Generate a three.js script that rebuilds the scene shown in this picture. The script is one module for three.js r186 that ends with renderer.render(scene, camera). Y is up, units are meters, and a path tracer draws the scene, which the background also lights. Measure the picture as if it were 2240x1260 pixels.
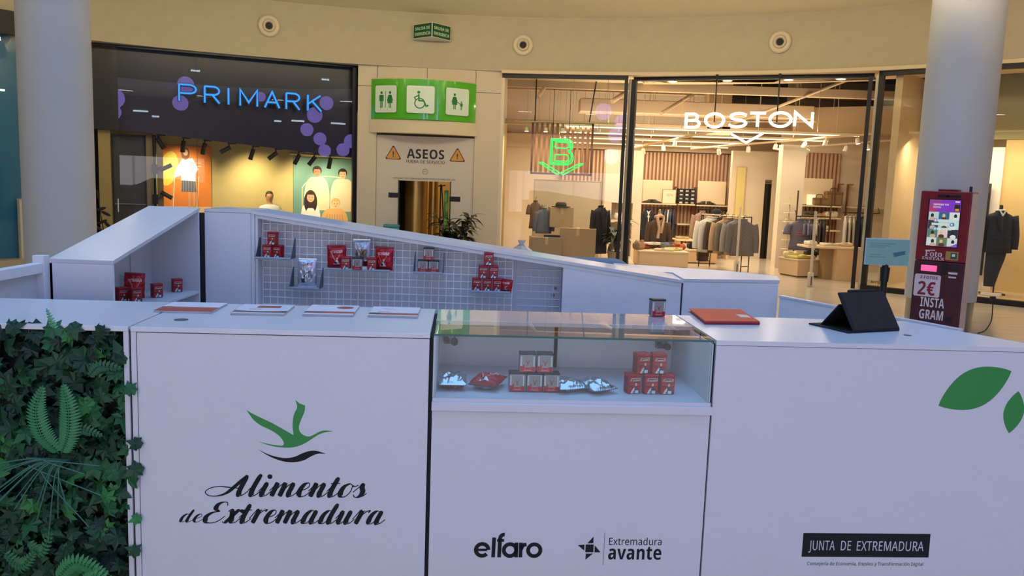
import * as THREE from 'three';
import { RoundedBoxGeometry } from 'three/addons/geometries/RoundedBoxGeometry.js';
import { mergeGeometries, toCreasedNormals } from 'three/addons/utils/BufferGeometryUtils.js';
import { FontLoader } from 'three/addons/loaders/FontLoader.js';
import { TextGeometry } from 'three/addons/geometries/TextGeometry.js';
import { ImprovedNoise } from 'three/addons/math/ImprovedNoise.js';
import { RectAreaLightUniformsLib } from 'three/addons/lights/RectAreaLightUniformsLib.js';

// ---------------------------------------------------------------- camera, light, exposure
const scene = new THREE.Scene();
scene.background = new THREE.Color(0x20242c);
const camera = new THREE.PerspectiveCamera(38.58, 2240 / 1260, 0.05, 120);
camera.position.set(0, 1.7, 0);
camera.rotation.set(-0.12709, 0, 0.035);
scene.add(camera);
const renderer = new THREE.WebGLRenderer({ antialias: true });
renderer.toneMapping = THREE.LinearToneMapping;
renderer.toneMappingExposure = 1.0;
renderer.shadowMap.enabled = true;
renderer.shadowMap.type = THREE.PCFSoftShadowMap;
RectAreaLightUniformsLib.init();

const HUB = [-0.55, -4.6], RING = 12.2;            // centre and radius of the round atrium
const SKY_TONE = new THREE.Color().setRGB(0.22, 0.54, 1.03), WARM = new THREE.Color().setRGB(1.0, 0.87, 0.56), SHOP = new THREE.Color().setRGB(1.0, 0.85, 0.62);
function area(color, power, w, h, pos, target) {
  const l = new THREE.RectAreaLight(color, power, w, h);
  l.position.set(...pos); l.lookAt(...target); scene.add(l); return l;
}
const SKY_LIGHT = 1.22, REAR_LIGHT = 2.0, RING_LIGHT = 15, COVE_LIGHT = 42, TUBE_LIGHT = 56, SHOP_LIGHT = 14;
area(SKY_TONE, SKY_LIGHT, 12, 12, [HUB[0], 8.9, HUB[1] + 1], [HUB[0], 0, HUB[1] + 1]);       // unseen round laylight over the atrium, placed to light the stand from above
area(new THREE.Color().setRGB(0.97, 0.95, 0.99), REAR_LIGHT, 15, 2.0, [HUB[0], 1.3, 6.2], [HUB[0], 1.3, -4]);                // unseen glazed wall behind the camera, placed to light the counter fronts

// ---------------------------------------------------------------- helpers
let seed = 7;
const rnd = () => { seed = (seed + 0x6d2b79f5) | 0; let t = Math.imul(seed ^ (seed >>> 15), 1 | seed); t = (t + Math.imul(t ^ (t >>> 7), 61 | t)) ^ t; return ((t ^ (t >>> 14)) >>> 0) / 4294967296; };
const rr = (a, b) => a + (b - a) * rnd();
const noise = new ImprovedNoise();
const V = (x, y, z) => new THREE.Vector3(x, y, z);
const used = {};
const numbered = (n) => { const k = used[n] || 0; used[n] = k + 1; return k ? n + '_' + String(k).padStart(3, '0') : n; };
function M(color, rough = 0.5, metal = 0, extra = {}) {
  const P = extra.clearcoat !== undefined || extra.transmission !== undefined || extra.sheen !== undefined;
  return new (P ? THREE.MeshPhysicalMaterial : THREE.MeshStandardMaterial)({ color: new THREE.Color(color), roughness: rough, metalness: metal, side: THREE.DoubleSide, ...extra });
}
function glow(color, strength, base = '#ffffff') { return new THREE.MeshStandardMaterial({ color: new THREE.Color(base), emissive: new THREE.Color(color), emissiveIntensity: strength, roughness: 0.5, side: THREE.DoubleSide }); }
function flat(list) {                     // bring geometries to one form and merge
  const out = list.map((g) => { const q = g.index ? g.toNonIndexed() : g.clone(); for (const k of Object.keys(q.attributes)) if (!['position', 'normal', 'uv'].includes(k)) q.deleteAttribute(k);
    if (!q.attributes.normal) q.computeVertexNormals(); if (!q.attributes.uv) q.setAttribute('uv', new THREE.BufferAttribute(new Float32Array(q.attributes.position.count * 2), 2)); q.clearGroups(); return q; });
  return out.length === 1 ? out[0] : mergeGeometries(out);
}
function mesh(name, geos, m, parent) {
  const o = new THREE.Mesh(flat([].concat(geos)), m);
  o.name = parent ? name : numbered(name); o.castShadow = o.receiveShadow = true;
  (parent || scene).add(o); return o;
}
const part = (name, geos, m, parent, label) => { const o = mesh(name, geos, m, parent); if (label) o.userData.label = label; return o; };
const each = (name, geos, m, parent) => geos.map((g) => part(name, [g], m, parent));
function partAt(name, geo, m, parent, pos = [0, 0, 0], rot = [0, 0, 0]) {   // shares the geometry with its alike pieces
  const o = new THREE.Mesh(geo, m); o.name = name; o.position.set(...pos); o.rotation.set(...rot); o.castShadow = o.receiveShadow = true; parent.add(o); return o;
}
function thing(name, label, category, pos = [0, 0, 0], ry = 0, group) {
  const o = new THREE.Group(); o.name = numbered(name); o.position.set(...pos); o.rotation.y = ry; scene.add(o);
  o.userData = { label, category }; if (group) o.userData.group = group; return o;
}
function tag(o, label, category, group) { o.userData = { label, category }; if (group) o.userData.group = group; return o; }
function dup(root, pos, ry, label, group) {
  const r = root.clone(); r.name = numbered(root.name.replace(/_\d{3}$/, '')); scene.add(r); r.position.set(...pos); r.rotation.y = ry;
  r.userData = { ...root.userData, label }; if (group) r.userData.group = group; return r;
}
function struct(name, geos, m, parent) { const o = mesh(name, geos, m, parent); if (!parent) o.userData.kind = 'structure'; return o; }
function room(name, pos = [0, 0, 0], ry = 0) { const o = new THREE.Group(); o.name = name; o.position.set(...pos); o.rotation.y = ry; o.userData = { kind: 'structure' }; scene.add(o); return o; }
const bx = (w, h, d, x = 0, y = 0, z = 0) => new THREE.BoxGeometry(w, h, d).translate(x, y, z);
const span = (x0, x1, y0, y1, z0, z1) => bx(Math.abs(x1 - x0), Math.abs(y1 - y0), Math.abs(z1 - z0), (x0 + x1) / 2, (y0 + y1) / 2, (z0 + z1) / 2);
const rb = (w, h, d, r, x = 0, y = 0, z = 0, s = 2) => new RoundedBoxGeometry(w, h, d, s, r).translate(x, y, z);
const rspan = (x0, x1, y0, y1, z0, z1, r = 0.003) => rb(Math.abs(x1 - x0), Math.abs(y1 - y0), Math.abs(z1 - z0), r, (x0 + x1) / 2, (y0 + y1) / 2, (z0 + z1) / 2);
const cyl = (r0, r1, h, x = 0, y = 0, z = 0, n = 24) => new THREE.CylinderGeometry(r0, r1, h, n).translate(x, y, z);
const tube = (pts, r, n = 24, k = 8, closed = false) => new THREE.TubeGeometry(new THREE.CatmullRomCurve3(pts.map((p) => V(...p)), closed, 'catmullrom', 0.4), n, r, k, closed);
function rod(a, b, r, k = 10) {
  const A = V(...a), B = V(...b), d = B.clone().sub(A), g = new THREE.CylinderGeometry(r, r, d.length(), k);
  g.applyQuaternion(new THREE.Quaternion().setFromUnitVectors(V(0, 1, 0), d.clone().normalize())); g.translate((A.x + B.x) / 2, (A.y + B.y) / 2, (A.z + B.z) / 2); return g;
}
function poly(pts, depth, bevel = 0) {    // extruded outline
  const s = new THREE.Shape(pts.map((p) => new THREE.Vector2(p[0], p[1])));
  return new THREE.ExtrudeGeometry(s, { depth, bevelEnabled: bevel > 0, bevelSize: bevel, bevelThickness: bevel, bevelSegments: 2, curveSegments: 10 });
}
const slab = (pts, y0, y1) => poly(pts.map((p) => [p[0], -p[1]]), y1 - y0).rotateX(-Math.PI / 2).translate(0, y0, 0);   // plan outline (x, z) raised from y0 to y1
function lathe(profile, n = 24) { return new THREE.LatheGeometry(profile.map((p) => new THREE.Vector2(p[0], p[1])), n); }
function loft(rings, closeEnds = true) {  // rings: arrays of [x, y, z], same length
  const n = rings[0].length, pos = [], idx = [], uv = [];
  rings.forEach((r, i) => r.forEach((p, j) => { pos.push(...p); uv.push(j / n, i / (rings.length - 1)); }));
  for (let i = 0; i < rings.length - 1; i++) for (let j = 0; j < n; j++) { const a = i * n + j, b = i * n + (j + 1) % n, c = a + n, d = b + n; idx.push(a, b, c, b, d, c); }
  if (closeEnds) for (const [i, flip] of [[0, true], [rings.length - 1, false]]) {
    const c = pos.length / 3, m = [0, 1, 2].map((k) => rings[i].reduce((s, p) => s + p[k], 0) / n); pos.push(...m); uv.push(0.5, i ? 1 : 0);
    for (let j = 0; j < n; j++) { const a = i * n + j, b = i * n + (j + 1) % n; flip ? idx.push(c, b, a) : idx.push(c, a, b); }
  }
  const g = new THREE.BufferGeometry(); g.setAttribute('position', new THREE.Float32BufferAttribute(pos, 3)); g.setAttribute('uv', new THREE.Float32BufferAttribute(uv, 2)); g.setIndex(idx); g.computeVertexNormals(); return g;
}
function canvasTex(w, h, draw, repeat) {
  const c = document.createElement('canvas'); c.width = w; c.height = h; draw(c.getContext('2d'), w, h);
  const t = new THREE.CanvasTexture(c); t.colorSpace = THREE.SRGBColorSpace; t.magFilter = THREE.LinearFilter; t.wrapS = t.wrapT = THREE.RepeatWrapping; if (repeat) t.repeat.set(...repeat); return t;
}
function dataTex(n, f, srgb = true) {
  const d = new Uint8Array(n * n * 4); for (let y = 0; y < n; y++) for (let x = 0; x < n; x++) { const c = f(x / n, y / n); const i = (y * n + x) * 4; d[i] = c[0]; d[i + 1] = c[1]; d[i + 2] = c[2]; d[i + 3] = 255; }
  const t = new THREE.DataTexture(d, n, n); t.wrapS = t.wrapT = THREE.RepeatWrapping; t.magFilter = THREE.LinearFilter; if (srgb) t.colorSpace = THREE.SRGBColorSpace; t.needsUpdate = true; return t;
}
// a line of lettering: sweep a flat bar of given width along a path in the xy plane
function sweep(pts, width, depth, closed = false, cap = true) {
  const n = pts.length, pos = [], idx = [], W = typeof width === 'function' ? width : () => width;
  const P = pts.map((p) => new THREE.Vector2(p[0], p[1]));
  for (let i = 0; i < n; i++) {
    const a = closed ? P[(i + n - 1) % n] : P[Math.max(i - 1, 0)], b = P[i], c = closed ? P[(i + 1) % n] : P[Math.min(i + 1, n - 1)];
    let d1 = b.clone().sub(a), d2 = c.clone().sub(b); if (d1.lengthSq() < 1e-14) d1 = d2.clone(); if (d2.lengthSq() < 1e-14) d2 = d1.clone();
    d1.normalize(); d2.normalize();
    const n1 = new THREE.Vector2(-d1.y, d1.x), n2 = new THREE.Vector2(-d2.y, d2.x), m = n1.clone().add(n2); m.normalize();
    const k = Math.min(1 / Math.max(m.dot(n1), 0.4), 2.2), dir = d1.clone().add(d2).normalize();
    const w = W(i / (n - 1), dir) / 2 * k, L = b.clone().addScaledVector(m, w), R = b.clone().addScaledVector(m, -w);
    pos.push(L.x, L.y, depth, R.x, R.y, depth, L.x, L.y, 0, R.x, R.y, 0);
  }
  const seg = closed ? n : n - 1;
  for (let i = 0; i < seg; i++) { const a = i * 4, b = ((i + 1) % n) * 4; idx.push(a, a + 1, b, a + 1, b + 1, b, a + 2, b + 2, a + 3, a + 3, b + 2, b + 3, a, b, a + 2, b, b + 2, a + 2, a + 1, a + 3, b + 1, b + 1, a + 3, b + 3); }
  if (!closed && cap) { const e = (n - 1) * 4; idx.push(0, 2, 1, 1, 2, 3, e, e + 1, e + 2, e + 1, e + 3, e + 2); }
  const g = new THREE.BufferGeometry(); g.setAttribute('position', new THREE.Float32BufferAttribute(pos, 3)); g.setIndex(idx);
  const q = g.toNonIndexed(); q.computeVertexNormals(); return q;
}
const spline = (pts, n = 8) => new THREE.CatmullRomCurve3(pts.map((p) => V(p[0], p[1], 0)), false, 'centripetal').getPoints(Math.max(4, (pts.length - 1) * n)).map((p) => [p.x, p.y]);
const arc = (cx, cy, rx, ry, a0, a1, n = 16) => Array.from({ length: n + 1 }, (_, i) => { const a = (a0 + (a1 - a0) * i / n) * Math.PI / 180; return [cx + rx * Math.cos(a), cy + ry * Math.sin(a)]; });
const move = (pts, s, dx, dy, sh = 0) => pts.map((p) => [dx + s * (p[0] + sh * p[1]), dy + s * p[1]]);
const fonts = {};
for (const [k, f] of [['bold', 'droid_sans_bold'], ['regular', 'droid_sans_regular'], ['serif', 'droid_serif_bold']]) fonts[k] = await new FontLoader().loadAsync('fonts/droid/' + f + '.typeface.json');
function text(str, font, x0, x1, y0, capHeight, depth) {      // fitted between x0 and x1, baseline y0
  const g = new TextGeometry(str, { font: fonts[font], size: 1, depth: 1, curveSegments: 5, bevelEnabled: false });
  g.computeBoundingBox(); const b = g.boundingBox, cap = 0.992;
  g.translate(-b.min.x, 0, 0); g.scale((x1 - x0) / (b.max.x - b.min.x), capHeight / cap, depth); g.translate(x0, y0, 0); return g;
}
const clamp = THREE.MathUtils.clamp, lerp = THREE.MathUtils.lerp;
const onRing = (deg, r = RING) => [HUB[0] + r * Math.sin(deg * Math.PI / 180), HUB[1] - r * Math.cos(deg * Math.PI / 180)];
function ringWall(r0, r1, y0, y1, a0, a1, n = 96) {          // a curved wall with thickness
  const p = []; for (let i = 0; i <= n; i++) p.push(onRing(a0 + (a1 - a0) * i / n, r0)); for (let i = n; i >= 0; i--) p.push(onRing(a0 + (a1 - a0) * i / n, r1));
  return toCreasedNormals(slab(p, y0, y1), 0.4);
}
// a frame along a wall chord: local x along it from a, local z towards the atrium
function chord(a, b) { const d = new THREE.Vector2(b[0] - a[0], b[1] - a[1]); return { pos: [a[0], 0, a[1]], ry: Math.atan2(-d.y, d.x), len: d.length() }; }

// ---------------------------------------------------------------- materials
const laminateMap = dataTex(128, (u, v) => { const k = 250 + 1.5 * noise.noise(u * 9, v * 9, 1) + 2 * noise.noise(u * 40, v * 40, 2); return [k, k, k]; });
const white = M('#d9d9de', 0.42, 0, { map: laminateMap });
const whiteTop = M('#dcdde2', 0.2, 0, { map: laminateMap });
const whiteInner = M('#d2d4d8', 0.5);
const darkGap = M('#15161a', 0.8);
const glassMat = new THREE.MeshPhysicalMaterial({ color: 0xffffff, roughness: 0.0, metalness: 0, transmission: 1, thickness: 0, ior: 1.5, side: THREE.DoubleSide });
const glassGreen = new THREE.MeshPhysicalMaterial({ color: new THREE.Color('#f0f9f7'), roughness: 0.0, metalness: 0, transmission: 1, thickness: 0, ior: 1.5, side: THREE.DoubleSide });
const glassEdge = M('#0d5a50', 0.15);
const paint = M('#c6b999', 0.75, 0, { map: dataTex(256, (u, v) => { const k = 246 + 6 * noise.noise(u * 5, v * 5, 3) + 3 * noise.noise(u * 60, v * 60, 4); return [k, k, k]; }) });
const ceilPaint = M('#ece1bc', 0.8);
const columnPaint = M('#b9b7b6', 0.6);
const steel = M('#8c8f92', 0.35, 0.9);
const black = M('#0c0c0d', 0.45);
const blackFrame = M('#120d0b', 0.5);
const beige = M('#e4d2b8', 0.7), beigeDark = M('#b79b78', 0.75);
const wood = (() => { const t = dataTex(128, (u, v) => { const g = noise.noise(u * 26, v * 3, 7) + 0.5 * noise.noise(u * 60, v * 6, 9); return [206 + 22 * g, 168 + 20 * g, 138 + 16 * g]; }); return M('#ffffff', 0.55, 0, { map: t }); })();
const inkGreen = M('#2f8a3f', 0.5), inkBlack = M('#0b0b10', 0.8);
const tinSilver = M('#b9bbbd', 0.3, 0.85), tinRed = M('#9c1220', 0.35), lidBlack = M('#1a1b22', 0.4), lidRed = M('#a8121f', 0.4);

// ---------------------------------------------------------------- the setting: floor, ceiling ring, unseen laylight, fascia, columns
{
  const tex = dataTex(512, (u, v) => { const g = noise.noise(u * 4, v * 22, 3) * 9 + noise.noise(u * 12, v * 60, 5) * 6 + noise.noise(u * 90, v * 90, 1) * 4; return [222 + g, 208 + g, 188 + g]; });
  tex.repeat.set(0.35, 0.35);
  const tiles = new THREE.PlaneGeometry(40, 44).rotateX(-Math.PI / 2).translate(1, 0, -8); const uv = tiles.attributes.uv; for (let i = 0; i < uv.count; i++) uv.setXY(i, uv.getX(i) * 40, uv.getY(i) * 44);
  struct('floor', [tiles], M('#ffffff', 0.16, 0, { map: tex }));
  struct('floor_slab', [span(-19, 21, -0.2, -0.01, -30, 14)], M('#777777', 0.9));
}
struct('ceiling', [ringWall(7.4, 12.6, 4.95, 5.2, -180, 180, 160)], ceilPaint);
struct('unseen_wall_skylight_drum', [ringWall(8.4, 8.7, 5.2, 9.2, -180, 180, 120)], M('#5f5c58', 0.8));  // unseen drum under the laylight, dark so the panes mirror less
{
  const lay = struct('unseen_window_skylight', [new THREE.CircleGeometry(8.5, 64).rotateX(Math.PI / 2).translate(HUB[0], 9.1, HUB[1])], glow('#7fb6ff', 0.4));  // unseen glowing laylight above the atrium, out of view
  lay.castShadow = false;
  struct('unseen_trim_skylight', Array.from({ length: 8 }, (_, i) => [bx(17, 0.12, 0.08, 0, 0, 0).rotateY(i * Math.PI / 8).translate(HUB[0], 9.02, HUB[1])]).flat(), M('#b9b9bb', 0.5));
}
struct('wall_fascia', [ringWall(12.2, 12.5, 3.9, 4.95, -80, 80, 140)], paint);
struct('wall_rear', [ringWall(12.2, 12.5, 0, 4.95, 80, 280, 140)], M('#6c675f', 0.8));

{ // unseen glazing behind the camera, glowing to light the counter fronts
  const r = room('unseen_window_5', [HUB[0], 0, 6.4]); r.rotation.y = Math.PI;
  part('glowing_pane', Array.from({ length: 6 }, (_, i) => span(-7.5 + i * 2.5 + 0.05, -5 + i * 2.5 - 0.05, 0.3, 2.3, 0, 0.02)), glow('#fff0f4', 0.9), r);
  each('mullion', Array.from({ length: 7 }, (_, i) => span(-7.5 + i * 2.5 - 0.05, -7.5 + i * 2.5 + 0.05, 0, 2.4, -0.03, 0.06)), M('#8a8a8c', 0.5), r); each('rail', [span(-7.55, 7.55, 2.3, 2.4, -0.03, 0.06), span(-7.55, 7.55, 0, 0.3, -0.03, 0.06)], M('#8a8a8c', 0.5), r);
}
function roundOpening(x, y, z, where) {
  const ry = Math.atan2(HUB[0] - x, HUB[1] - z), t = thing('air_nozzle', 'round white air nozzle in the curved fascia, ' + where, 'air vent', [x, y, z], ry, 'air nozzles in the fascia');
  t.userData.group = undefined; delete t.userData.group;
  part('outer_ring', [lathe([[0.11, 0.0], [0.125, 0.03], [0.165, 0.035], [0.19, 0.02], [0.2, 0.0]], 40).rotateX(Math.PI / 2)], M('#dccba9', 0.5), t);
  part('inner_ring', [lathe([[0.055, -0.02], [0.075, 0.04], [0.1, 0.05], [0.115, 0.03], [0.11, 0.0]], 40).rotateX(Math.PI / 2)], M('#d6c6a6', 0.5), t);
  part('throat', [new THREE.CircleGeometry(0.078, 32).translate(0, 0, 0.008)], M('#050506', 0.6), t);
}
roundOpening(-4.76, 4.48, -16.02, 'above the dark clothing shop front');
roundOpening(0.05, 4.41, -16.76, 'above the left pane of the menswear shop');
roundOpening(4.75, 4.43, -15.55, 'above the white lit shop name');

for (const [x, z, nm] of [[-5.93, -10.75, 'left'], [5.63, -10.75, 'right']]) {
  const t = thing('column', nm === 'left' ? 'tall round white column behind the sloping white cabinet, left of the dark shop front' : 'tall round white column directly behind the red photo kiosk', 'column', [x, 0, z]);
  part('shaft', [cyl(0.425, 0.425, 4.56, 0, 2.67, 0, 64)], columnPaint, t);
  part('base_sleeve', [cyl(0.4, 0.4, 0.385, 0, 0.195, 0, 64)], M('#9a9b98', 0.3, 0.8), t, 'brushed steel sleeve at the foot');
  part('collar', [lathe([[0.42, 0], [0.47, 0.02], [0.47, 0.07], [0.42, 0.09]], 64).translate(0, 4.84, 0)], columnPaint, t);
}
// unseen warm downlights in the ceiling ring, placed to light fascia and walkway
for (let i = 0; i < 16; i++) {
  const a = -78 + i * 10.4, [x, z] = onRing(a, 10.1);
  const t = thing('downlight', 'unseen recessed downlight in the ceiling ring, lighting the fascia and walkway', 'ceiling light', [x, 4.95, z], -a * Math.PI / 180, 'unseen downlights of the ceiling ring');
  part('housing', [span(-0.36, 0.36, -0.012, 0.0, -0.1, 0.1)], M('#e4e0d6', 0.5), t);
  part('diffuser', [bx(0.62, 0.006, 0.14, 0, -0.016, 0)], glow('#ffe2b8', 6), t);
  area(WARM, RING_LIGHT, 0.62, 0.14, [x, 4.925, z], [x, 0, z]).rotation.z;
}
for (let i = 0; i < 8; i++) {          // unseen cove strips, out of view, placed to warm the ceiling and fascia
  const a = -78 + i * 22.3, [x, z] = onRing(a, 7.2), [tx, tz] = onRing(a, 11.6);
  const t = thing('unseen_cove_light', 'unseen warm cove strip placed to light the ceiling ring and fascia', 'cove light', [x, 4.72, z], -a * Math.PI / 180, 'unseen cove strips of the ceiling ring');
  part('tray', [span(-1.5, 1.5, -0.06, -0.03, -0.08, 0.08), span(-1.5, 1.5, -0.06, 0.06, 0.07, 0.08)], M('#d8d2c4', 0.6), t);
  part('strip', [span(-1.45, 1.45, -0.03, -0.015, -0.05, 0.05)], glow('#ffd28a', 3), t);
  part('hanger', [-1.3, 1.3].map((s) => rod([s, -0.03, 0], [s, 0.45, 0], 0.008, 6)), M('#d8d2c4', 0.6), t);
  area(WARM, COVE_LIGHT, 2.9, 0.12, [x, 4.75, z], [tx, 4.95 + 0.2, tz]);
}
for (let i = 0; i < 10; i++) {  // unseen rear strips, placed for pale streaks in the shop glass and rear light
  const a = 96 + i * 18.6, [x, z] = onRing(a, 9.6);
  const t = thing('downlight', 'unseen white strip light in the ceiling ring behind the camera', 'ceiling light', [x, 4.95, z], -a * Math.PI / 180, 'unseen rear strip lights of the ceiling ring');
  part('housing', [span(-0.36, 0.36, -0.012, 0.0, -0.1, 0.1)], M('#e4e0d6', 0.5), t); part('diffuser', [bx(0.62, 0.006, 0.14, 0, -0.016, 0)], glow('#eaf4ff', 14), t);
  area(new THREE.Color().setRGB(1, 0.9, 0.8), RING_LIGHT * 0.5, 0.62, 0.14, [x, 4.925, z], [x, 0, z]);
}
// unseen slim strip lamps, placed where the dark shop glass mirrors them
[[0.16, 3.9, 1.3, 0.52], [0.63, 3.73, 1.1, 0.25], [1.91, 5.54, 0.43, 0.33], [6.27, 5.57, -1.8, 0.29], [4.68, 3.82, -0.85, 0.27], [5.37, 3.87, -1.22, 0.5], [6.77, 3.86, -1.99, 0.58]].forEach(([x, y, z, w], i) => {
  const t = thing('unseen_strip_lamp', 'unseen slim white strip lamp, placed so the dark shop glass mirrors it', 'lamp', [x, y, z], 0.41, 'unseen strip lamps over the concourse');
  part('housing', [rspan(-w / 2 - 0.01, w / 2 + 0.01, 0.03, 0.07, -0.06, 0.06, 0.008)], M('#d0d0d0', 0.5), t); part('diffuser', [rspan(-w / 2, w / 2, -0.03, 0.03, -0.05, 0.05, 0.008)], glow('#d8f0ff', 12), t); part('wire', [rod([0, 0.07, 0], [0, (i === 6 ? 4.95 : 9) - y, 0], 0.006, 5)], M('#888888', 0.5), t);
});
// unseen lavender paper lanterns, out of view, placed where the shop panes mirror them
{
  const lamp = thing('unseen_paper_lantern', 'unseen lavender paper globe, mirrored in the shop panes', 'lantern', [0, 0, 0], 0, 'paper globes over the stand');
  part('globe', [new THREE.SphereGeometry(1, 28, 18)], glow('#8c79d6', 9, '#8877cc'), lamp);
  part('cord', [rod([0, 1, 0], [0, 14, 0], 0.02, 6)], M('#555555', 0.7), lamp);
  [[-1.08, 4.79, 1.79, 0.35], [-0.32, 4.38, 2.52, 0.38], [-0.58, 3.83, 2.02, 0.3], [-0.81, 2.98, 2.93, 0.34], [2.11, 5.1, 1.66, 0.32], [1.53, 4.31, 0.92, 0.29], [5.97, 4.59, -2.33, 0.27], [6.94, 4.27, -0.04, 0.33],
    [5.73, 3.55, -1.32, 0.26], [6.15, 3.2, -1.62, 0.26], [8.57, 3.26, -0.39, 0.3], [7.37, 2.83, -1.5, 0.27], [7.33, 2.79, -0.22, 0.27], [4.46, 4.79, 0.04, 0.19]].forEach(([x, y, z, r], i) => {
    const o = i ? dup(lamp, [x, y, z], 0, lamp.userData.label, 'paper globes over the stand') : lamp;
    o.position.set(x, y, z); o.scale.setScalar(r);
    o.children[1].scale.set(1, (9 - y - r) / (13 * r), 1); o.children[1].position.y = 1 - (9 - y - r) / (13 * r);
  });
}

// ---------------------------------------------------------------- dark clothing shop on the left (chord of the ring)
const shopA = chord([-7.465, -14.64], [-3.176, -16.518]);
const letterStrokes = {      // block capitals, unit cap height
  P: [[[0, 0], [0, 1]], [[0, 1], [0.34, 1], ...arc(0.36, 0.74, 0.26, 0.26, 90, -90, 12), [0, 0.48]]],
  R: [[[0, 0], [0, 1]], [[0, 1], [0.34, 1], ...arc(0.36, 0.75, 0.25, 0.25, 90, -90, 12), [0, 0.5]], [[0.32, 0.5], [0.62, 0]]],
  I: [[[0, 0], [0, 1]]], M: [[[0, 0], [0, 1], [0.44, 0.22], [0.88, 1], [0.88, 0]]], A: [[[0, 0], [0.43, 1], [0.86, 0]], [[0.15, 0.34], [0.71, 0.34]]], K: [[[0, 0], [0, 1]], [[0.62, 1], [0, 0.42]], [[0.22, 0.6], [0.66, 0]]],
  B: [[[0.42, 0.52], [0, 0.52], [0, 1], [0.4, 1], ...arc(0.42, 0.76, 0.24, 0.24, 90, -90, 12)], [[0, 0.52], [0, 0], [0.5, 0], ...arc(0.52, 0.26, 0.26, 0.26, -90, 90, 12), [0.4, 0.52]]],
  O: [arc(0.5, 0.5, 0.5, 0.5, 0, 360, 36)], S: [spline([[0.66, 0.86], [0.5, 0.98], [0.26, 0.98], [0.08, 0.84], [0.1, 0.64], [0.32, 0.53], [0.54, 0.45], [0.66, 0.28], [0.56, 0.08], [0.32, 0.01], [0.1, 0.06], [0, 0.18]], 5)], T: [[[0, 1], [0.8, 1]], [[0.4, 1], [0.4, 0]]], N: [[[0, 0], [0, 1], [0.8, 0], [0.8, 1]]],
};
{
  const r = room('window_1', shopA.pos, shopA.ry);
  part('pane', [new THREE.PlaneGeometry(4.9, 3.95).translate(2.34, 1.97, -0.3)], glassMat, r);
  each('frame', [span(-0.1, 4.72, 3.86, 3.96, -0.36, -0.26), span(4.66, 4.74, 0, 3.95, -0.36, -0.26), span(-0.1, 4.72, 0, 0.1, -0.36, -0.26), span(1.735, 1.741, 0.1, 3.86, -0.306, -0.296)], M('#17181a', 0.4), r);
  const w = room('wall_dark_shop', shopA.pos, shopA.ry);
  part('header_panel', [poly([[-0.4, 2.42], [0.95, 2.38], [4.75, 2.09], [4.75, 4.3], [-0.4, 4.3]], 0.05).translate(0, 0, -0.52)], M('#0f0f0e', 0.3), w);
  const olive = M('#c4b074', 0.8);
  part('display_wall', [span(0.2, 6, 0, 2.75, -1.6, -1.5)], olive, w);
  part('display_ceiling', [span(-0.4, 6, 2.75, 2.85, -1.6, -0.52)], M('#18181a', 0.7), w);
  part('display_floor', [span(-0.4, 6, 0, 0.3, -1.6, -0.4)], M('#b9a67c', 0.5), w);
  each('side_wall', [span(-0.5, -0.4, 0, 4.4, -4, -0.35), span(5.9, 6, 0, 4.3, -4, -0.4)], M('#4e4833', 0.8), w);
  part('back_wall', [span(-3, 6, 0, 4.3, -4.1, -4)], M('#3a372c', 0.8), w);
  part('shop_ceiling', [span(-3, 6, 4.3, 4.4, -4.1, -0.4)], M('#18181a', 0.8), w);
  part('wall_end_strip', [span(0.06, 0.26, 0, 2.4, -0.75, -0.6)], M('#b19a5c', 0.7), w);
  each('wall_post', [span(0.86, 0.97, 0, 2.6, -0.78, -0.66), span(1.04, 1.15, 0, 2.6, -0.78, -0.66)], M('#8d7a52', 0.7), w);
  const d = room('door_1', shopA.pos, shopA.ry);
  part('leaf', [span(0.3, 0.84, 0.05, 2.3, -0.84, -0.82)], M('#3b3826', 0.35), d);
  each('door_frame', [span(0.27, 0.3, 0, 2.35, -0.86, -0.8), span(0.82, 0.86, 0, 2.35, -0.86, -0.8), span(0.27, 0.86, 2.3, 2.35, -0.86, -0.8)], M('#141410', 0.4), d);
  part('push_bar', [rod([0.3, 1.05, -0.79], [0.84, 1.05, -0.79], 0.012)], steel, d);
  part('handle', [rod([0.36, 0.9, -0.78], [0.36, 1.15, -0.78], 0.012)], M('#e8e8e0', 0.3), d);

  // neon name
  const sign = thing('shop_sign', 'blue neon capital letters across the dark glass shop front', 'sign', shopA.pos, shopA.ry);
  const neon = glow('#2f9df2', 0.85, '#1d6fb8'), xs = [[1.44, 1.73], [1.88, 2.14], [2.3, 2.3], [2.51, 2.82], [2.96, 3.23], [3.36, 3.61], [3.77, 4.03]];
  'PRIMARK'.split('').forEach((ch, i) => {
    const raw = letterStrokes[ch], all = raw.flat(), mx = Math.max(...all.map((p) => p[0])), k = mx ? (xs[i][1] - xs[i][0]) / mx : 1, y0 = 2.985 - 0.004 * i, h = 0.3;
    part('letter', raw.map((s) => sweep(s.map((p) => [xs[i][0] + p[0] * k, y0 + p[1] * h]), 0.03, 0.03)).map((g) => g.translate(0, 0, -0.26)), neon, sign);
    part('letter_tray', raw.map((s) => sweep(s.map((p) => [xs[i][0] + p[0] * k, y0 + p[1] * h]), 0.062, 0.03)).map((g) => g.translate(0, 0, -0.292)), M('#123a78', 0.4), sign);
  });

  // posters
  const p1 = thing('poster', 'tall orange fashion poster of a woman in a white top and dark skirt', 'poster', shopA.pos, shopA.ry);
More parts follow.
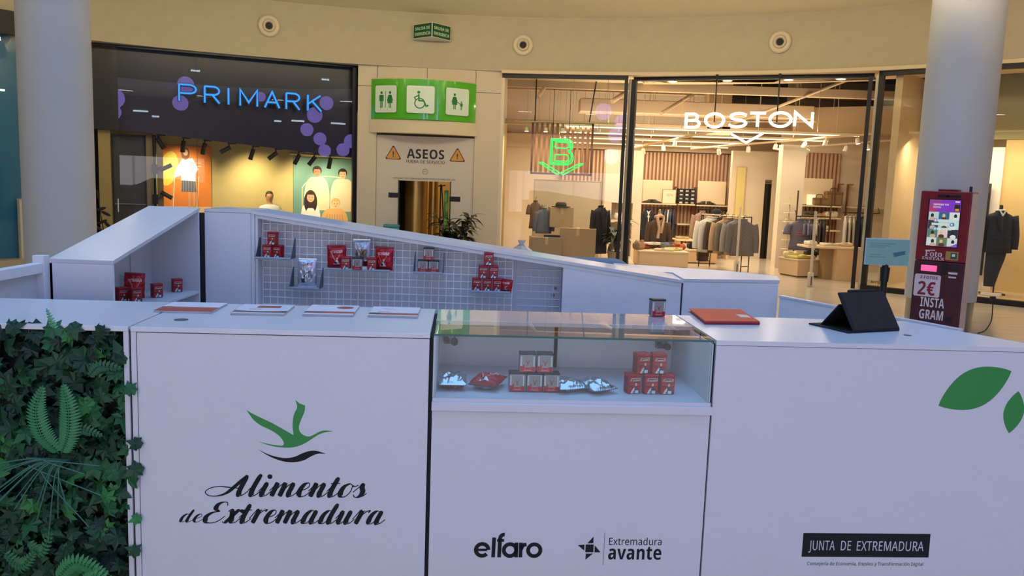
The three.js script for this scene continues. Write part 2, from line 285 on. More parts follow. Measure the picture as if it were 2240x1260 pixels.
  const tex1 = canvasTex(512, 760, (c, w2, h) => {
    c.fillStyle = '#e8862c'; c.fillRect(0, 0, w2, h); c.fillStyle = '#ecc890'; c.fillRect(0, h * 0.87, w2, h * 0.13);
    c.fillStyle = '#f3d24a'; c.beginPath(); c.ellipse(70, 250, 95, 190, 0.2, 0, 7); c.fill();
    c.strokeStyle = '#f6e6c4'; c.lineWidth = 8; for (const x of [130, 340, 380]) { c.beginPath(); c.moveTo(x, 330); c.lineTo(x - 20, 700); c.lineTo(x + 30, 730); c.stroke(); }
    c.strokeStyle = '#f4dba8'; c.beginPath(); c.moveTo(300, 180); c.lineTo(410, 180); c.moveTo(300, 215); c.lineTo(410, 215); c.stroke();
    c.fillStyle = '#d9a070'; c.fillRect(268, 500, 24, 200); c.fillRect(318, 490, 24, 210); c.fillStyle = '#fff'; c.fillRect(258, 690, 44, 24); c.fillRect(312, 690, 44, 24);
    c.fillStyle = '#5d6470'; c.beginPath(); c.moveTo(205, 370); c.lineTo(345, 370); c.lineTo(355, 500); c.lineTo(200, 500); c.fill(); c.fillStyle = '#8b919a'; for (let i = 0; i < 5; i++) c.fillRect(215 + i * 28, 372, 8, 126);
    c.fillStyle = '#fbfbf4'; c.beginPath(); c.moveTo(215, 140); c.lineTo(320, 130); c.lineTo(380, 250); c.lineTo(350, 290); c.lineTo(345, 380); c.lineTo(195, 375); c.lineTo(200, 320); c.lineTo(120, 350); c.lineTo(150, 240); c.fill(); c.fillStyle = '#9db7d8'; c.fillRect(290, 170, 40, 120);
    c.fillStyle = '#7c4a2a'; c.beginPath(); c.ellipse(245, 80, 44, 70, 0, 0, 7); c.fill(); c.fillStyle = '#e7b78e'; c.beginPath(); c.ellipse(248, 70, 25, 34, 0, 0, 7); c.fill();
  });
  const pl = (x0, x1, y0, y1) => new THREE.PlaneGeometry(x1 - x0, y1 - y0).translate((x0 + x1) / 2, (y0 + y1) / 2, 0);
  part('board', [span(1.13, 2.05, 0.82, 2.2, -1.5, -1.47)], M('#e8862c', 0.6), p1); part('print', [pl(1.13, 2.05, 0.82, 2.2).translate(0, 0, -1.466)], M('#ffffff', 0.6, 0, { map: tex1 }), p1);
  const p2 = thing('poster', 'wide teal poster of four young people in pale clothes', 'poster', shopA.pos, shopA.ry);
  const tex2 = canvasTex(640, 720, (c, w2, h) => {
    c.fillStyle = '#6f9a8c'; c.fillRect(0, 0, w2, h); c.strokeStyle = '#eadca4'; c.lineWidth = 8;
    c.beginPath(); c.moveTo(80, 600); c.lineTo(80, 300); c.quadraticCurveTo(140, 190, 300, 180); c.quadraticCurveTo(560, 170, 580, 320); c.lineTo(580, 560); c.quadraticCurveTo(560, 680, 420, 690); c.stroke();
    const head = (x, y, r, hair, skin) => { c.fillStyle = hair; c.beginPath(); c.ellipse(x, y - r * 0.35, r * 1.05, r * 1.1, 0, 0, 7); c.fill(); c.fillStyle = skin; c.beginPath(); c.ellipse(x, y, r * 0.8, r * 1.05, 0, 0, 7); c.fill(); c.fillStyle = '#3c2a20'; c.fillRect(x - r * 0.45, y - r * 0.15, r * 0.3, r * 0.12); c.fillRect(x + r * 0.2, y - r * 0.15, r * 0.3, r * 0.12); c.fillStyle = '#a85e4a'; c.fillRect(x - r * 0.22, y + r * 0.45, r * 0.5, r * 0.12); c.fillStyle = hair; c.fillRect(x - r * 0.8, y - r * 1.1, r * 1.6, r * 0.45); };
    const torso = (x, y, w3, h3, col) => { c.fillStyle = col; c.beginPath(); c.moveTo(x - w3 * 0.25, y); c.quadraticCurveTo(x - w3 * 0.7, y + 20, x - w3 * 0.62, y + h3); c.lineTo(x + w3 * 0.62, y + h3); c.quadraticCurveTo(x + w3 * 0.7, y + 20, x + w3 * 0.25, y); c.fill(); };
    torso(220, 190, 190, 330, '#ecd2ac'); head(220, 140, 42, '#2e1c14', '#b97f58'); torso(465, 200, 190, 330, '#d9cdb0'); head(465, 155, 42, '#1e1712', '#dba97e');
    torso(160, 450, 150, 260, '#f1ede2'); c.fillStyle = '#2a1a14'; c.beginPath(); c.ellipse(160, 440, 62, 120, 0, 0, 7); c.fill(); torso(160, 500, 84, 210, '#f1ede2'); head(160, 395, 44, '#2a1a14', '#d8a27c');
    torso(390, 500, 210, 220, '#e7b676'); head(400, 455, 42, '#d8a868', '#eec096'); c.strokeStyle = '#b98a4c'; c.lineWidth = 5; for (let i = 0; i < 7; i++) { c.beginPath(); c.moveTo(320 + i * 24, 560); c.lineTo(300 + i * 30, 700); c.stroke(); }
  });
  part('board', [span(3.68, 5.1, 0.55, 2.08, -1.5, -1.44)], M('#6f9a8c', 0.6), p2); part('print', [pl(3.68, 5.1, 0.55, 2.08).translate(0, 0, -1.436)], M('#ffffff', 0.6, 0, { map: tex2 }), p2);
  part('top_rail', [rod([3.6, 2.14, -1.42], [5.2, 2.1, -1.42], 0.018)], M('#e8d8a0', 0.4), p2);

  // display spots along the header
  const spotAt = [[345, 0.5, 0], [397, -0.08, 0], [442, -0.2, 0], [495, -1.0, 0], [548, -0.25, 0], [600, -0.85, 0], [653, -0.4, 0], [690, -0.6, 0], [728, -0.1, 0]];
  const names = ['leftmost of the row, tilted right', 'second from the left, above the orange poster', 'third from left, over the orange poster edge', 'fourth from the left, tilted almost level', 'fifth from the left, hanging straight over the blank wall', 'sixth from the left, tilted over the blank wall', 'seventh from left, by the corner of the teal poster', 'eighth from the left, over the teal poster', 'rightmost of the row, behind a mirrored lavender globe'];
  const proto = {};
  spotAt.forEach(([px, tilt], i) => {
    const u = 0.95 + (px - 330) * 0.00838, y = lerp(2.36, 2.08, (u - 0.95) / 3.8);
    const t = thing('track_spotlight', 'black spotlight under the dark header, ' + names[i], 'spotlight', [shopA.pos[0] + Math.cos(shopA.ry) * u + Math.sin(shopA.ry) * -0.62, y, shopA.pos[2] - Math.sin(shopA.ry) * u + Math.cos(shopA.ry) * -0.62], shopA.ry, 'spotlights of the dark shop window');
    part('adapter', [rspan(-0.02, 0.13, -0.005, 0.025, -0.02, 0.02)], black, t);
    part('stem', [rod([0, 0, 0], [0, -0.06, 0], 0.012)], black, t);
    const h = part('head', [cyl(0.042, 0.042, 0.2, 0, -0.07, 0, 20), lathe([[0.042, -0.16], [0.046, -0.17], [0.046, -0.18], [0.036, -0.18]], 20)], M('#1b1a17', 0.45), t);
    h.position.y = -0.08; h.rotation.set(0.35, 0, -tilt * -1); h.rotation.z = tilt;
    if ([0, 1, 4, 6, 8].includes(i)) { const s = new THREE.SpotLight(new THREE.Color().setRGB(1, 0.84, 0.5), [2.2, 5.0, 6.0, 4.6, 4.2][[0, 1, 4, 6, 8].indexOf(i)], 0, 0.95, 1, 2); s.position.set(t.position.x - 0.04, y - 0.25, t.position.z - 0.1);
      const tu = [1.2, 1.5, 2.9, 4.0, 4.6][[0, 1, 4, 6, 8].indexOf(i)], q = [shopA.pos[0] + Math.cos(shopA.ry) * tu - Math.sin(shopA.ry) * 1.5, 1.35, shopA.pos[2] - Math.sin(shopA.ry) * tu - Math.cos(shopA.ry) * 1.5];
      s.target.position.set(...q); s.castShadow = true; s.shadow.radius = 2; scene.add(s, s.target); }
  });
  const place = (u, y, z) => [shopA.pos[0] + Math.cos(shopA.ry) * u + Math.sin(shopA.ry) * z, y, shopA.pos[2] - Math.sin(shopA.ry) * u + Math.cos(shopA.ry) * z];
  const pole = thing('lamp_pole', 'black upright pole carrying two clip spotlights beside the dark door', 'light stand', place(1.0, 0.3, -0.62), shopA.ry);
  part('pole', [rod([0, 0, 0], [0, 2.05, 0], 0.028)], black, pole);
  for (const [y, tl] of [[1.42, -1.1], [0.86, 1.05]]) { const k = part('clip', [rspan(-0.05, 0.05, y - 0.09, y + 0.09, -0.04, 0.05)], black, pole); part('spot_head', [cyl(0.04, 0.04, 0.22, 0, 0, 0, 18).rotateZ(tl).translate(0.2, y + (tl < 0 ? 0.04 : 0.08), 0.02), rod([0.02, y, 0.02], [0.14, y + 0.05, 0.02], 0.012)], M('#2a2722', 0.4), pole); }
  // seated display figure in a white tee
  const man = thing('display_figure', 'display figure with dark hair in a white t-shirt, head and shoulders in view', 'mannequin', place(3.16, 0.3, -1.2), shopA.ry);
  const ell = (y, a, b, z = 0) => Array.from({ length: 20 }, (_, j) => { const q = j / 20 * Math.PI * 2; return [a * Math.cos(q), y, z + b * Math.sin(q)]; });
  part('body', [loft([ell(0, 0.2, 0.15), ell(0.4, 0.17, 0.12), ell(0.66, 0.21, 0.12), ell(0.75, 0.17, 0.1), ell(0.79, 0.07, 0.06), ell(0.84, 0.05, 0.055), ell(0.87, 0.062, 0.075), ell(0.93, 0.075, 0.09), ell(0.99, 0.07, 0.085), ell(1.03, 0.035, 0.045)])], M('#b88860', 0.6), man);
  part('tee', [loft([ell(0.05, 0.215, 0.16), ell(0.4, 0.19, 0.135), ell(0.66, 0.225, 0.135), ell(0.75, 0.19, 0.115), ell(0.785, 0.085, 0.075)], false), loft([ell(0, 0.07, 0.08), ell(0.2, 0.075, 0.08)], false).rotateZ(-0.5).translate(-0.28, 0.48, 0), loft([ell(0, 0.07, 0.08), ell(0.2, 0.075, 0.08)], false).rotateZ(0.5).translate(0.28, 0.48, 0)], M('#e9e7dc', 0.8), man);
  part('hair', [loft([ell(0.93, 0.08, 0.09, -0.018), ell(0.98, 0.082, 0.09, -0.015), ell(1.03, 0.065, 0.075, -0.01), ell(1.06, 0.03, 0.04)])], M('#3a2d1e', 0.7), man);
  part('face', [rb(0.012, 0.03, 0.02, 0.004, 0, 0.925, 0.085), bx(0.03, 0.006, 0.004, 0, 0.895, 0.08), bx(0.02, 0.007, 0.004, -0.03, 0.945, 0.083), bx(0.02, 0.007, 0.004, 0.03, 0.945, 0.083)], M('#4a3022', 0.6), man);
  // dark leafy twig left of the door
  const tw = thing('leafy_twig', 'dark leafy twig standing against the pale strip beside the column', 'plant', place(0.12, 0, -0.1), shopA.ry);
  part('stem', [tube([[0, 0, 0], [0.02, 0.5, 0.01], [-0.03, 0.95, 0.02], [-0.06, 1.25, 0]], 0.008)], M('#231d14', 0.8), tw);
  for (const [x, y, a] of [[-0.06, 1.24, 1.7], [-0.02, 0.98, 0.3], [0.06, 0.9, -0.5], [0.0, 0.75, 0.4], [0.08, 0.7, -0.9], [-0.05, 0.62, 2.4]]) part('leaf', [new THREE.SphereGeometry(1, 10, 6).scale(0.09, 0.028, 0.012).rotateZ(a).translate(x, y, 0.02)], M('#1d170f', 0.7), tw);
}

// ---------------------------------------------------------------- teal shop front at the far left
{
  const c = chord([-9.7, -11.6], [-7.62, -14.5]), r = room('wall_teal_shop', c.pos, c.ry), L = c.len;
  part('teal_panel', [span(-1, L - 0.32, 0.12, 3.85, -0.55, -0.5)], M('#136a8c', 0.35), r);
  part('back_wall', [span(-1.2, L + 0.3, 0, 4.2, -1.6, -1.5)], M('#5c5238', 0.8), r);
  part('header', [span(-1.2, L + 0.2, 3.82, 4.2, -0.5, -0.2)], black, r);
  part('plinth', [span(-1.2, L + 0.1, 0, 0.12, -0.6, -0.2)], M('#b9a98a', 0.5), r);
  const win = room('window_2', c.pos, c.ry);
  part('pane', [new THREE.PlaneGeometry(L + 1, 3.75).translate(L / 2 - 0.5, 1.95, -0.25)], glassMat, win);
  each('frame', [span(L - 0.06, L, 0, 3.85, -0.3, -0.2)], M('#1a1712', 0.4), win);
  for (const [x, where] of [[L - 0.82, 'further from the column'], [L - 0.42, 'nearer the column']]) { const t = thing('low_post', 'low cream post in front of the teal panel, the one ' + where, 'post', [c.pos[0] + Math.cos(c.ry) * x + Math.sin(c.ry) * -0.38, 0.1, c.pos[2] - Math.sin(c.ry) * x + Math.cos(c.ry) * -0.38], c.ry); part('shaft', [rspan(-0.05, 0.05, 0, 1.02, -0.05, 0.05, 0.008)], M('#dccfb2', 0.5), t); part('cap', [rspan(-0.055, 0.055, 1.02, 1.04, -0.055, 0.055, 0.006)], M('#e6dcc4', 0.4), t); }
  const lw = thing('display_lamp', 'small white strip lamp inside the teal shop', 'lamp', [c.pos[0] + Math.cos(c.ry) * (L - 1.1) - 0.3, 2.9, c.pos[2] - Math.sin(c.ry) * (L - 1.1)], c.ry); part('strip', [rspan(-0.2, 0.2, 0, 0.03, 0, 0.03)], glow('#ffffff', 2), lw); part('bracket', [bx(0.03, 0.1, 0.03, 0, 0.06, 0)], black, lw);
}

// ---------------------------------------------------------------- washrooms
const shopW = chord([-3.176, -16.518], [-0.35, -16.78]);
const atW = (u, y, z) => [shopW.pos[0] + Math.cos(shopW.ry) * u + Math.sin(shopW.ry) * z, y, shopW.pos[2] - Math.sin(shopW.ry) * u + Math.cos(shopW.ry) * z];
{
  const r = room('wall_washrooms', shopW.pos, shopW.ry), cream = M('#d9c9ab', 0.7);
  const P = (x0, x1, y0, y1, z = -0.1) => part('panel', [rspan(x0 + 0.004, x1 - 0.004, y0 + 0.004, y1 - 0.004, z - 0.04, z, 0.006)], cream, r);
  P(0, 0.385, 3.5, 3.93); P(0.385, 1.36, 3.5, 3.93); P(1.36, 2.33, 3.5, 3.93); P(2.33, 2.86, 3.47, 3.93); P(0, 0.385, 0, 3.5); P(2.33, 2.86, 0, 3.47);
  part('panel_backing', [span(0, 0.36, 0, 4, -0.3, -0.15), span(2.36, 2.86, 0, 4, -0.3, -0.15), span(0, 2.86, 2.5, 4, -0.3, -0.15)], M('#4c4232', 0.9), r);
  part('corridor_wall', [span(-0.1, 3, 0, 3, -2.7, -2.6), span(-0.1, 0, 0, 3, -2.6, -0.3), span(2.9, 3, 0, 3, -2.6, -0.3)], M('#cfae6a', 0.6), r);
  part('corridor_ceiling', [span(-0.1, 3, 2.9, 3, -2.7, -0.3)], M('#d8c8a8', 0.7), r);
  const l = thing('unseen_corridor_lamp', 'unseen ceiling lamp placed to light the washroom corridor', 'ceiling light', atW(1.4, 2.86, -1.2)); each('rim', [cyl(0.16, 0.16, 0.03, 0, 0, 0)], M('#eeeeee', 0.4), l); part('disc', [cyl(0.13, 0.13, 0.01, 0, -0.02, 0)], glow('#ffd79a', 4), l);
  area(new THREE.Color().setRGB(1, 0.76, 0.42), 130, 0.25, 0.25, atW(1.4, 2.82, -1.2), atW(1.4, 0, -1.2));  // unseen lamp, out of view, warming the corridor and brass column

  // printed hoarding with an opening
  const h = thing('hoarding', 'white printed hoarding with out of service notice and a door-sized opening', 'hoarding', shopW.pos, shopW.ry);
  const sh = new THREE.Shape([[0.385, 0], [0.84, 0], [0.84, 1.67], [1.87, 1.67], [1.87, 0], [2.33, 0], [2.33, 2.56], [0.385, 2.56]].map((p) => new THREE.Vector2(...p)));
  part('board', [new THREE.ExtrudeGeometry(sh, { depth: 0.03, bevelEnabled: false }).translate(0, 0, -0.17)], M('#d8cbb6', 0.6), h);
  const z = -0.139, dark = M('#16151a', 0.5), ink = (g) => g.translate(0, 0, z);
  part('lettering', [ink(text('ASEOS', 'bold', 0.985, 1.735, 2.12, 0.185, 0.002)), ink(text('FUERA DE SERVICIO', 'regular', 0.975, 1.75, 2.025, 0.062, 0.002)), ink(text('ESTAMOS REFORMANDO ESTE PASILLO PARA SEGUIR', 'regular', 0.72, 1.97, 1.70, 0.03, 0.002)), ink(sweep(arc(1.36, 1.86, 0.052, 0.052, 0, 360, 30), 0.007, 0.002)), ink(sweep([[1.33, 1.86], [1.39, 1.86]], 0.007, 0.002))], dark, h);
  for (const x of [0.715, 2.0]) {
    const tri = (s) => { const c0 = 2.18, q = []; for (let k = 0; k < 3; k++) { const a = (90 + k * 120) * Math.PI / 180; for (let j = -2; j <= 2; j++) { const b = a + j * 0.5; q.push([x + s * 0.13 * Math.cos(a) + 0.022 * Math.cos(b), c0 + s * 0.13 * Math.sin(a) + 0.022 * Math.sin(b)]); } } return q; };
    const w = part('warning_triangle', [ink(poly(tri(1.15), 0.002))], M('#4a1d10', 0.5), h); part('triangle_face', [ink(poly(tri(0.93), 0.003))], M('#d9993c', 0.5), w); part('exclamation_mark', [ink(poly([[x - 0.013, 2.24], [x + 0.013, 2.24], [x + 0.007, 2.165], [x - 0.007, 2.165]], 0.004)), ink(new THREE.CircleGeometry(0.011, 14).translate(x, 2.145, 0.004))], dark, w);
  }
  part('black_plaque', [rspan(0.63, 0.86, 1.32, 1.42, z, z + 0.004, 0.002)], dark, h); part('black_plaque', [rspan(1.86, 2.08, 1.28, 1.38, z, z + 0.004, 0.002)], dark, h);
  each('opening_edge', [span(0.82, 0.845, 0, 1.68, -0.28, -0.135), span(1.865, 1.89, 0, 1.68, -0.28, -0.135)], M('#3d4a2c', 0.3), h);

  const gold = M('#d0a75c', 0.3, 0.75);
  const g1 = thing('brass_column', 'thick brass-clad column standing inside the hoarding opening', 'column', atW(1.17, 0, -0.9)); part('shell', [cyl(0.235, 0.235, 2.88, 0, 1.45, 0, 40)], gold, g1); part('foot_ring', [cyl(0.25, 0.25, 0.08, 0, 0.04, 0, 40)], M('#5c451d', 0.4, 0.8), g1);
  const g2 = thing('brass_tube', 'slimmer brass tube beside the thick brass column', 'column', atW(1.53, 0, -1.1)); part('shell', [cyl(0.1, 0.1, 2.86, 0, 1.44, 0, 28)], gold, g2); part('foot_ring', [cyl(0.115, 0.115, 0.06, 0, 0.03, 0, 28)], M('#5c451d', 0.4, 0.8), g2);
  const pst = thing('black_easel', 'black folding easel leaning inside the opening right of the brass tubes', 'easel', atW(1.68, 0, -0.6), shopW.ry);
  part('post', [rod([0, 0, 0], [0, 1.62, 0], 0.014)], black, pst); part('leg', [rod([0.02, 1.6, 0], [0.14, 0, 0.1], 0.012)], black, pst); part('leg', [rod([0.12, 1.0, 0], [0.02, 0, 0.1], 0.01)], black, pst); part('head_bar', [rod([-0.05, 1.58, 0], [0.1, 1.6, 0], 0.012)], black, pst);
  const gs = thing('green_banner', 'narrow green leafy banner at the right edge of the opening', 'banner', atW(1.8, 0, -0.4), shopW.ry); part('cloth', [rspan(-0.045, 0.045, 0.3, 1.5, -0.006, 0.006, 0.004)], M('#4a8a2e', 0.5), gs); part('leaf_print', [[0.02, 0.6], [-0.01, 0.85], [0.015, 1.15], [-0.01, 1.35]].map(([x, y]) => new THREE.CircleGeometry(1, 14).scale(0.03, 0.1, 1).translate(x, y, 0.008)), M('#7dba4e', 0.5), gs); part('foot', [cyl(0.06, 0.07, 0.3, 0, 0.15, 0)], M('#2c2a22', 0.5), gs);
  const tq = thing('turquoise_bin', 'low turquoise bin beside the left edge of the opening', 'bin', atW(0.72, 0, 0.15), shopW.ry); part('body', [rb(0.3, 0.74, 0.26, 0.02, 0, 0.37, 0)], M('#5aa9a8', 0.5), tq); part('lid', [rb(0.32, 0.05, 0.28, 0.015, 0, 0.765, 0)], M('#3b8a8c', 0.5), tq);

  // the curved green sign and its cream box
  const s = thing('washroom_sign', 'curved bright green washroom sign with three white pictogram squares on a cream box', 'sign', shopW.pos, shopW.ry);
  const curve = (u0, u1, bulge, y0, y1, thick) => { const n = 40, q = [], x = (t) => lerp(u0, u1, t), zz = (t) => -0.08 + bulge * (1 - Math.pow(2 * t - 1, 2)); for (let i = 0; i <= n; i++) q.push([x(i / n), zz(i / n)]); for (let i = n; i >= 0; i--) q.push([x(i / n), zz(i / n) - thick]); return toCreasedNormals(slab(q, y0, y1), 0.5); };
  part('green_face', [curve(0.27, 2.34, 0.4, 2.86, 3.63, 0.05)], M('#55b81c', 0.22, 0, { clearcoat: 1, clearcoatRoughness: 0.05 }), s);
  part('cream_box', [curve(0.24, 2.38, 0.36, 2.6, 2.855, 0.36)], M('#e0cfa8', 0.6), s); part('top_lid', [curve(0.27, 2.34, 0.39, 3.63, 3.65, 0.4)], M('#d5c6a6', 0.6), s);
  const icon = (kind) => canvasTex(256, 256, (c) => {
    c.fillStyle = '#dff0d8'; c.fillRect(0, 0, 256, 256); c.fillStyle = c.strokeStyle = '#1f7a3c'; c.lineCap = 'round';
    const man = (x, k, y) => { c.beginPath(); c.arc(x, y, 15 * k, 0, 7); c.fill(); c.fillRect(x - 20 * k, y + 22 * k, 40 * k, 66 * k); c.fillRect(x - 16 * k, y + 80 * k, 13 * k, 78 * k); c.fillRect(x + 3 * k, y + 80 * k, 13 * k, 78 * k); c.fillRect(x - 31 * k, y + 24 * k, 9 * k, 64 * k); c.fillRect(x + 22 * k, y + 24 * k, 9 * k, 64 * k); };
    const woman = (x, k, y) => { c.beginPath(); c.arc(x, y, 15 * k, 0, 7); c.fill(); c.beginPath(); c.moveTo(x - 16 * k, y + 22 * k); c.lineTo(x + 16 * k, y + 22 * k); c.lineTo(x + 36 * k, y + 110 * k); c.lineTo(x - 36 * k, y + 110 * k); c.fill(); c.fillRect(x - 15 * k, y + 105 * k, 11 * k, 55 * k); c.fillRect(x + 4 * k, y + 105 * k, 11 * k, 55 * k); c.lineWidth = 9 * k; c.beginPath(); c.moveTo(x - 18 * k, y + 28 * k); c.lineTo(x - 36 * k, y + 84 * k); c.moveTo(x + 18 * k, y + 28 * k); c.lineTo(x + 36 * k, y + 84 * k); c.stroke(); };
    if (kind === 0) { man(70, 1, 62); c.fillRect(123, 46, 6, 176); woman(186, 1, 62); }
    if (kind === 1) { c.beginPath(); c.arc(108, 54, 15, 0, 7); c.fill(); c.lineWidth = 16; c.beginPath(); c.moveTo(108, 80); c.lineTo(112, 140); c.lineTo(160, 142); c.lineTo(186, 196); c.lineTo(204, 188); c.stroke(); c.lineWidth = 12; c.beginPath(); c.moveTo(106, 86); c.lineTo(66, 108); c.lineTo(76, 128); c.stroke(); c.lineWidth = 11; c.beginPath(); c.arc(120, 168, 50, -2.6, 1.0 + 1.2); c.stroke(); c.beginPath(); c.arc(120, 168, 50, 0.2, 3.6); c.stroke(); }
    if (kind === 2) { woman(92, 0.95, 56); man(178, 0.52, 128); c.lineWidth = 8; c.beginPath(); c.moveTo(124, 130); c.lineTo(160, 150); c.stroke(); }
  });
  [[0.36, 0.78], [0.98, 1.52], [1.74, 2.19]].forEach(([a, b], i) => {
    const t = ((a + b) / 2 - 0.27) / 2.07, zc = -0.08 + 0.4 * (1 - Math.pow(2 * t - 1, 2)), sl = 0.4 * -4 * (2 * t - 1) / 2.07, w = (b - a) / Math.cos(Math.atan(sl));
    const rq = []; for (const [sx, sy, a0] of [[1, 1, 0], [-1, 1, 90], [-1, -1, 180], [1, -1, 270]]) rq.push(...arc(sx * (w / 2 - 0.04), sy * 0.22, 0.04, 0.04, a0, a0 + 90, 5));
    const q = part('pictogram_plaque', [poly(rq, 0.014).translate(0, 0, -0.007)], M('#e6efdf', 0.4), s); q.position.set((a + b) / 2, 3.24, zc + 0.022); q.rotation.y = -Math.atan(sl);
    part('pictogram', [new THREE.PlaneGeometry(w - 0.05, 0.47).translate(0, 0, 0.0085)], M('#ffffff', 0.4, 0, { map: icon(i) }), q);
  });

  // emergency exit wedge sign
  const e = thing('exit_sign', 'double-faced green emergency exit sign projecting as a wedge from the fascia', 'sign', [-1.74, 4.42, -16.62], 0.1);
  const bw = 0.36, faceM = M('#ffffff', 0.35, 0, { map: canvasTex(256, 160, (c) => { c.fillStyle = '#0f5a2c'; c.fillRect(0, 0, 256, 160); c.strokeStyle = '#0a2a16'; c.lineWidth = 8; c.strokeRect(4, 4, 248, 152); c.fillStyle = '#cfe6c8'; c.font = 'bold 50px sans-serif'; c.textAlign = 'center'; c.fillText('SALIDA DE', 128, 68, 216); c.fillText('EMERGENCIA', 128, 134, 226); }) });
  part('wedge', [slab([[-bw, 0.02], [0, 0.4], [bw, 0.02], [bw, -0.1], [-bw, -0.1]], 0, 0.27)], M('#d8dccf', 0.5), e);
  const al = Math.atan2(0.38, bw), fl = Math.hypot(0.38, bw);
  for (const k of [-1, 1]) { const f = part('face', [new THREE.PlaneGeometry(fl * 0.95, 0.25)], faceM, e); f.position.set(k * bw / 2 + k * Math.sin(al) * 0.004, 0.135, 0.21 + Math.cos(al) * 0.004); f.rotation.y = k * al; }
}
// plant by the opening
function leafGeo(len, w, bend) {
  const n = 8, pos = [], idx = []; for (let i = 0; i <= n; i++) { const t = i / n, h = w * Math.sin(Math.PI * Math.pow(t, 0.75)) * 0.5 + 0.001, y = len * (t - bend * t * t * 0.3), z = -bend * len * t * t * 0.6; pos.push(-h, y, z + h * 0.25, 0, y, z, h, y, z + h * 0.25); if (i < n) { const a = i * 3; idx.push(a, a + 1, a + 3, a + 1, a + 4, a + 3, a + 1, a + 2, a + 4, a + 2, a + 5, a + 4); } }
  const g = new THREE.BufferGeometry(); g.setAttribute('position', new THREE.Float32BufferAttribute(pos, 3)); g.setIndex(idx); g.computeVertexNormals(); return g;
}
function pottedPlant(name, label, pos, height, spread, leaves, mats, potM) {
  const t = thing(name, label, 'plant', pos);
  part('pot', [lathe([[0.001, 0], [0.13, 0], [0.17, 0.3], [0.185, 0.3], [0.185, 0.33], [0.15, 0.33], [0.145, 0.27], [0.001, 0.27]], 28)], potM, t);
  part('soil', [cyl(0.146, 0.146, 0.02, 0, 0.265, 0)], M('#2a1f14', 0.95), t);
  const gs = [0.9, 1.15, 1.4].map((b) => leafGeo(0.34, 0.11, b)), stems = [];
  for (let s = 0; s < 7; s++) { const a = s * 2.4, h = height * rr(0.6, 1), ex = spread * rr(0.2, 0.55), x = ex * Math.cos(a), z = ex * Math.sin(a); stems.push(tube([[0, 0.27, 0], [x * 0.4, 0.27 + (h - 0.27) * 0.5, z * 0.4], [x, h, z]], 0.008, 10, 6));
    for (let k = 0; k < leaves; k++) { const tt = rr(0.45, 1), q = partAt('leaf', gs[k % 3], mats[(s + k) % mats.length], t, [x * tt, 0.27 + (h - 0.27) * tt, z * tt], [0, 0, 0]); q.rotation.order = 'YXZ'; q.rotation.set(-rr(0.5, 1.3), rr(0, 6.28), 0); q.scale.setScalar(rr(0.8, 1.2)); } }
  part('stems', stems, M('#4a3d22', 0.8), t);
  return t;
}
pottedPlant('potted_plant', 'bushy dark leafed potted plant in front of the out of service hoarding', [-1.16, 0, -16.05], 1.12, 0.85, 16, [M('#2b2f1c', 0.5), M('#3a3524', 0.5), M('#4a452c', 0.5)], M('#8a7c66', 0.6));

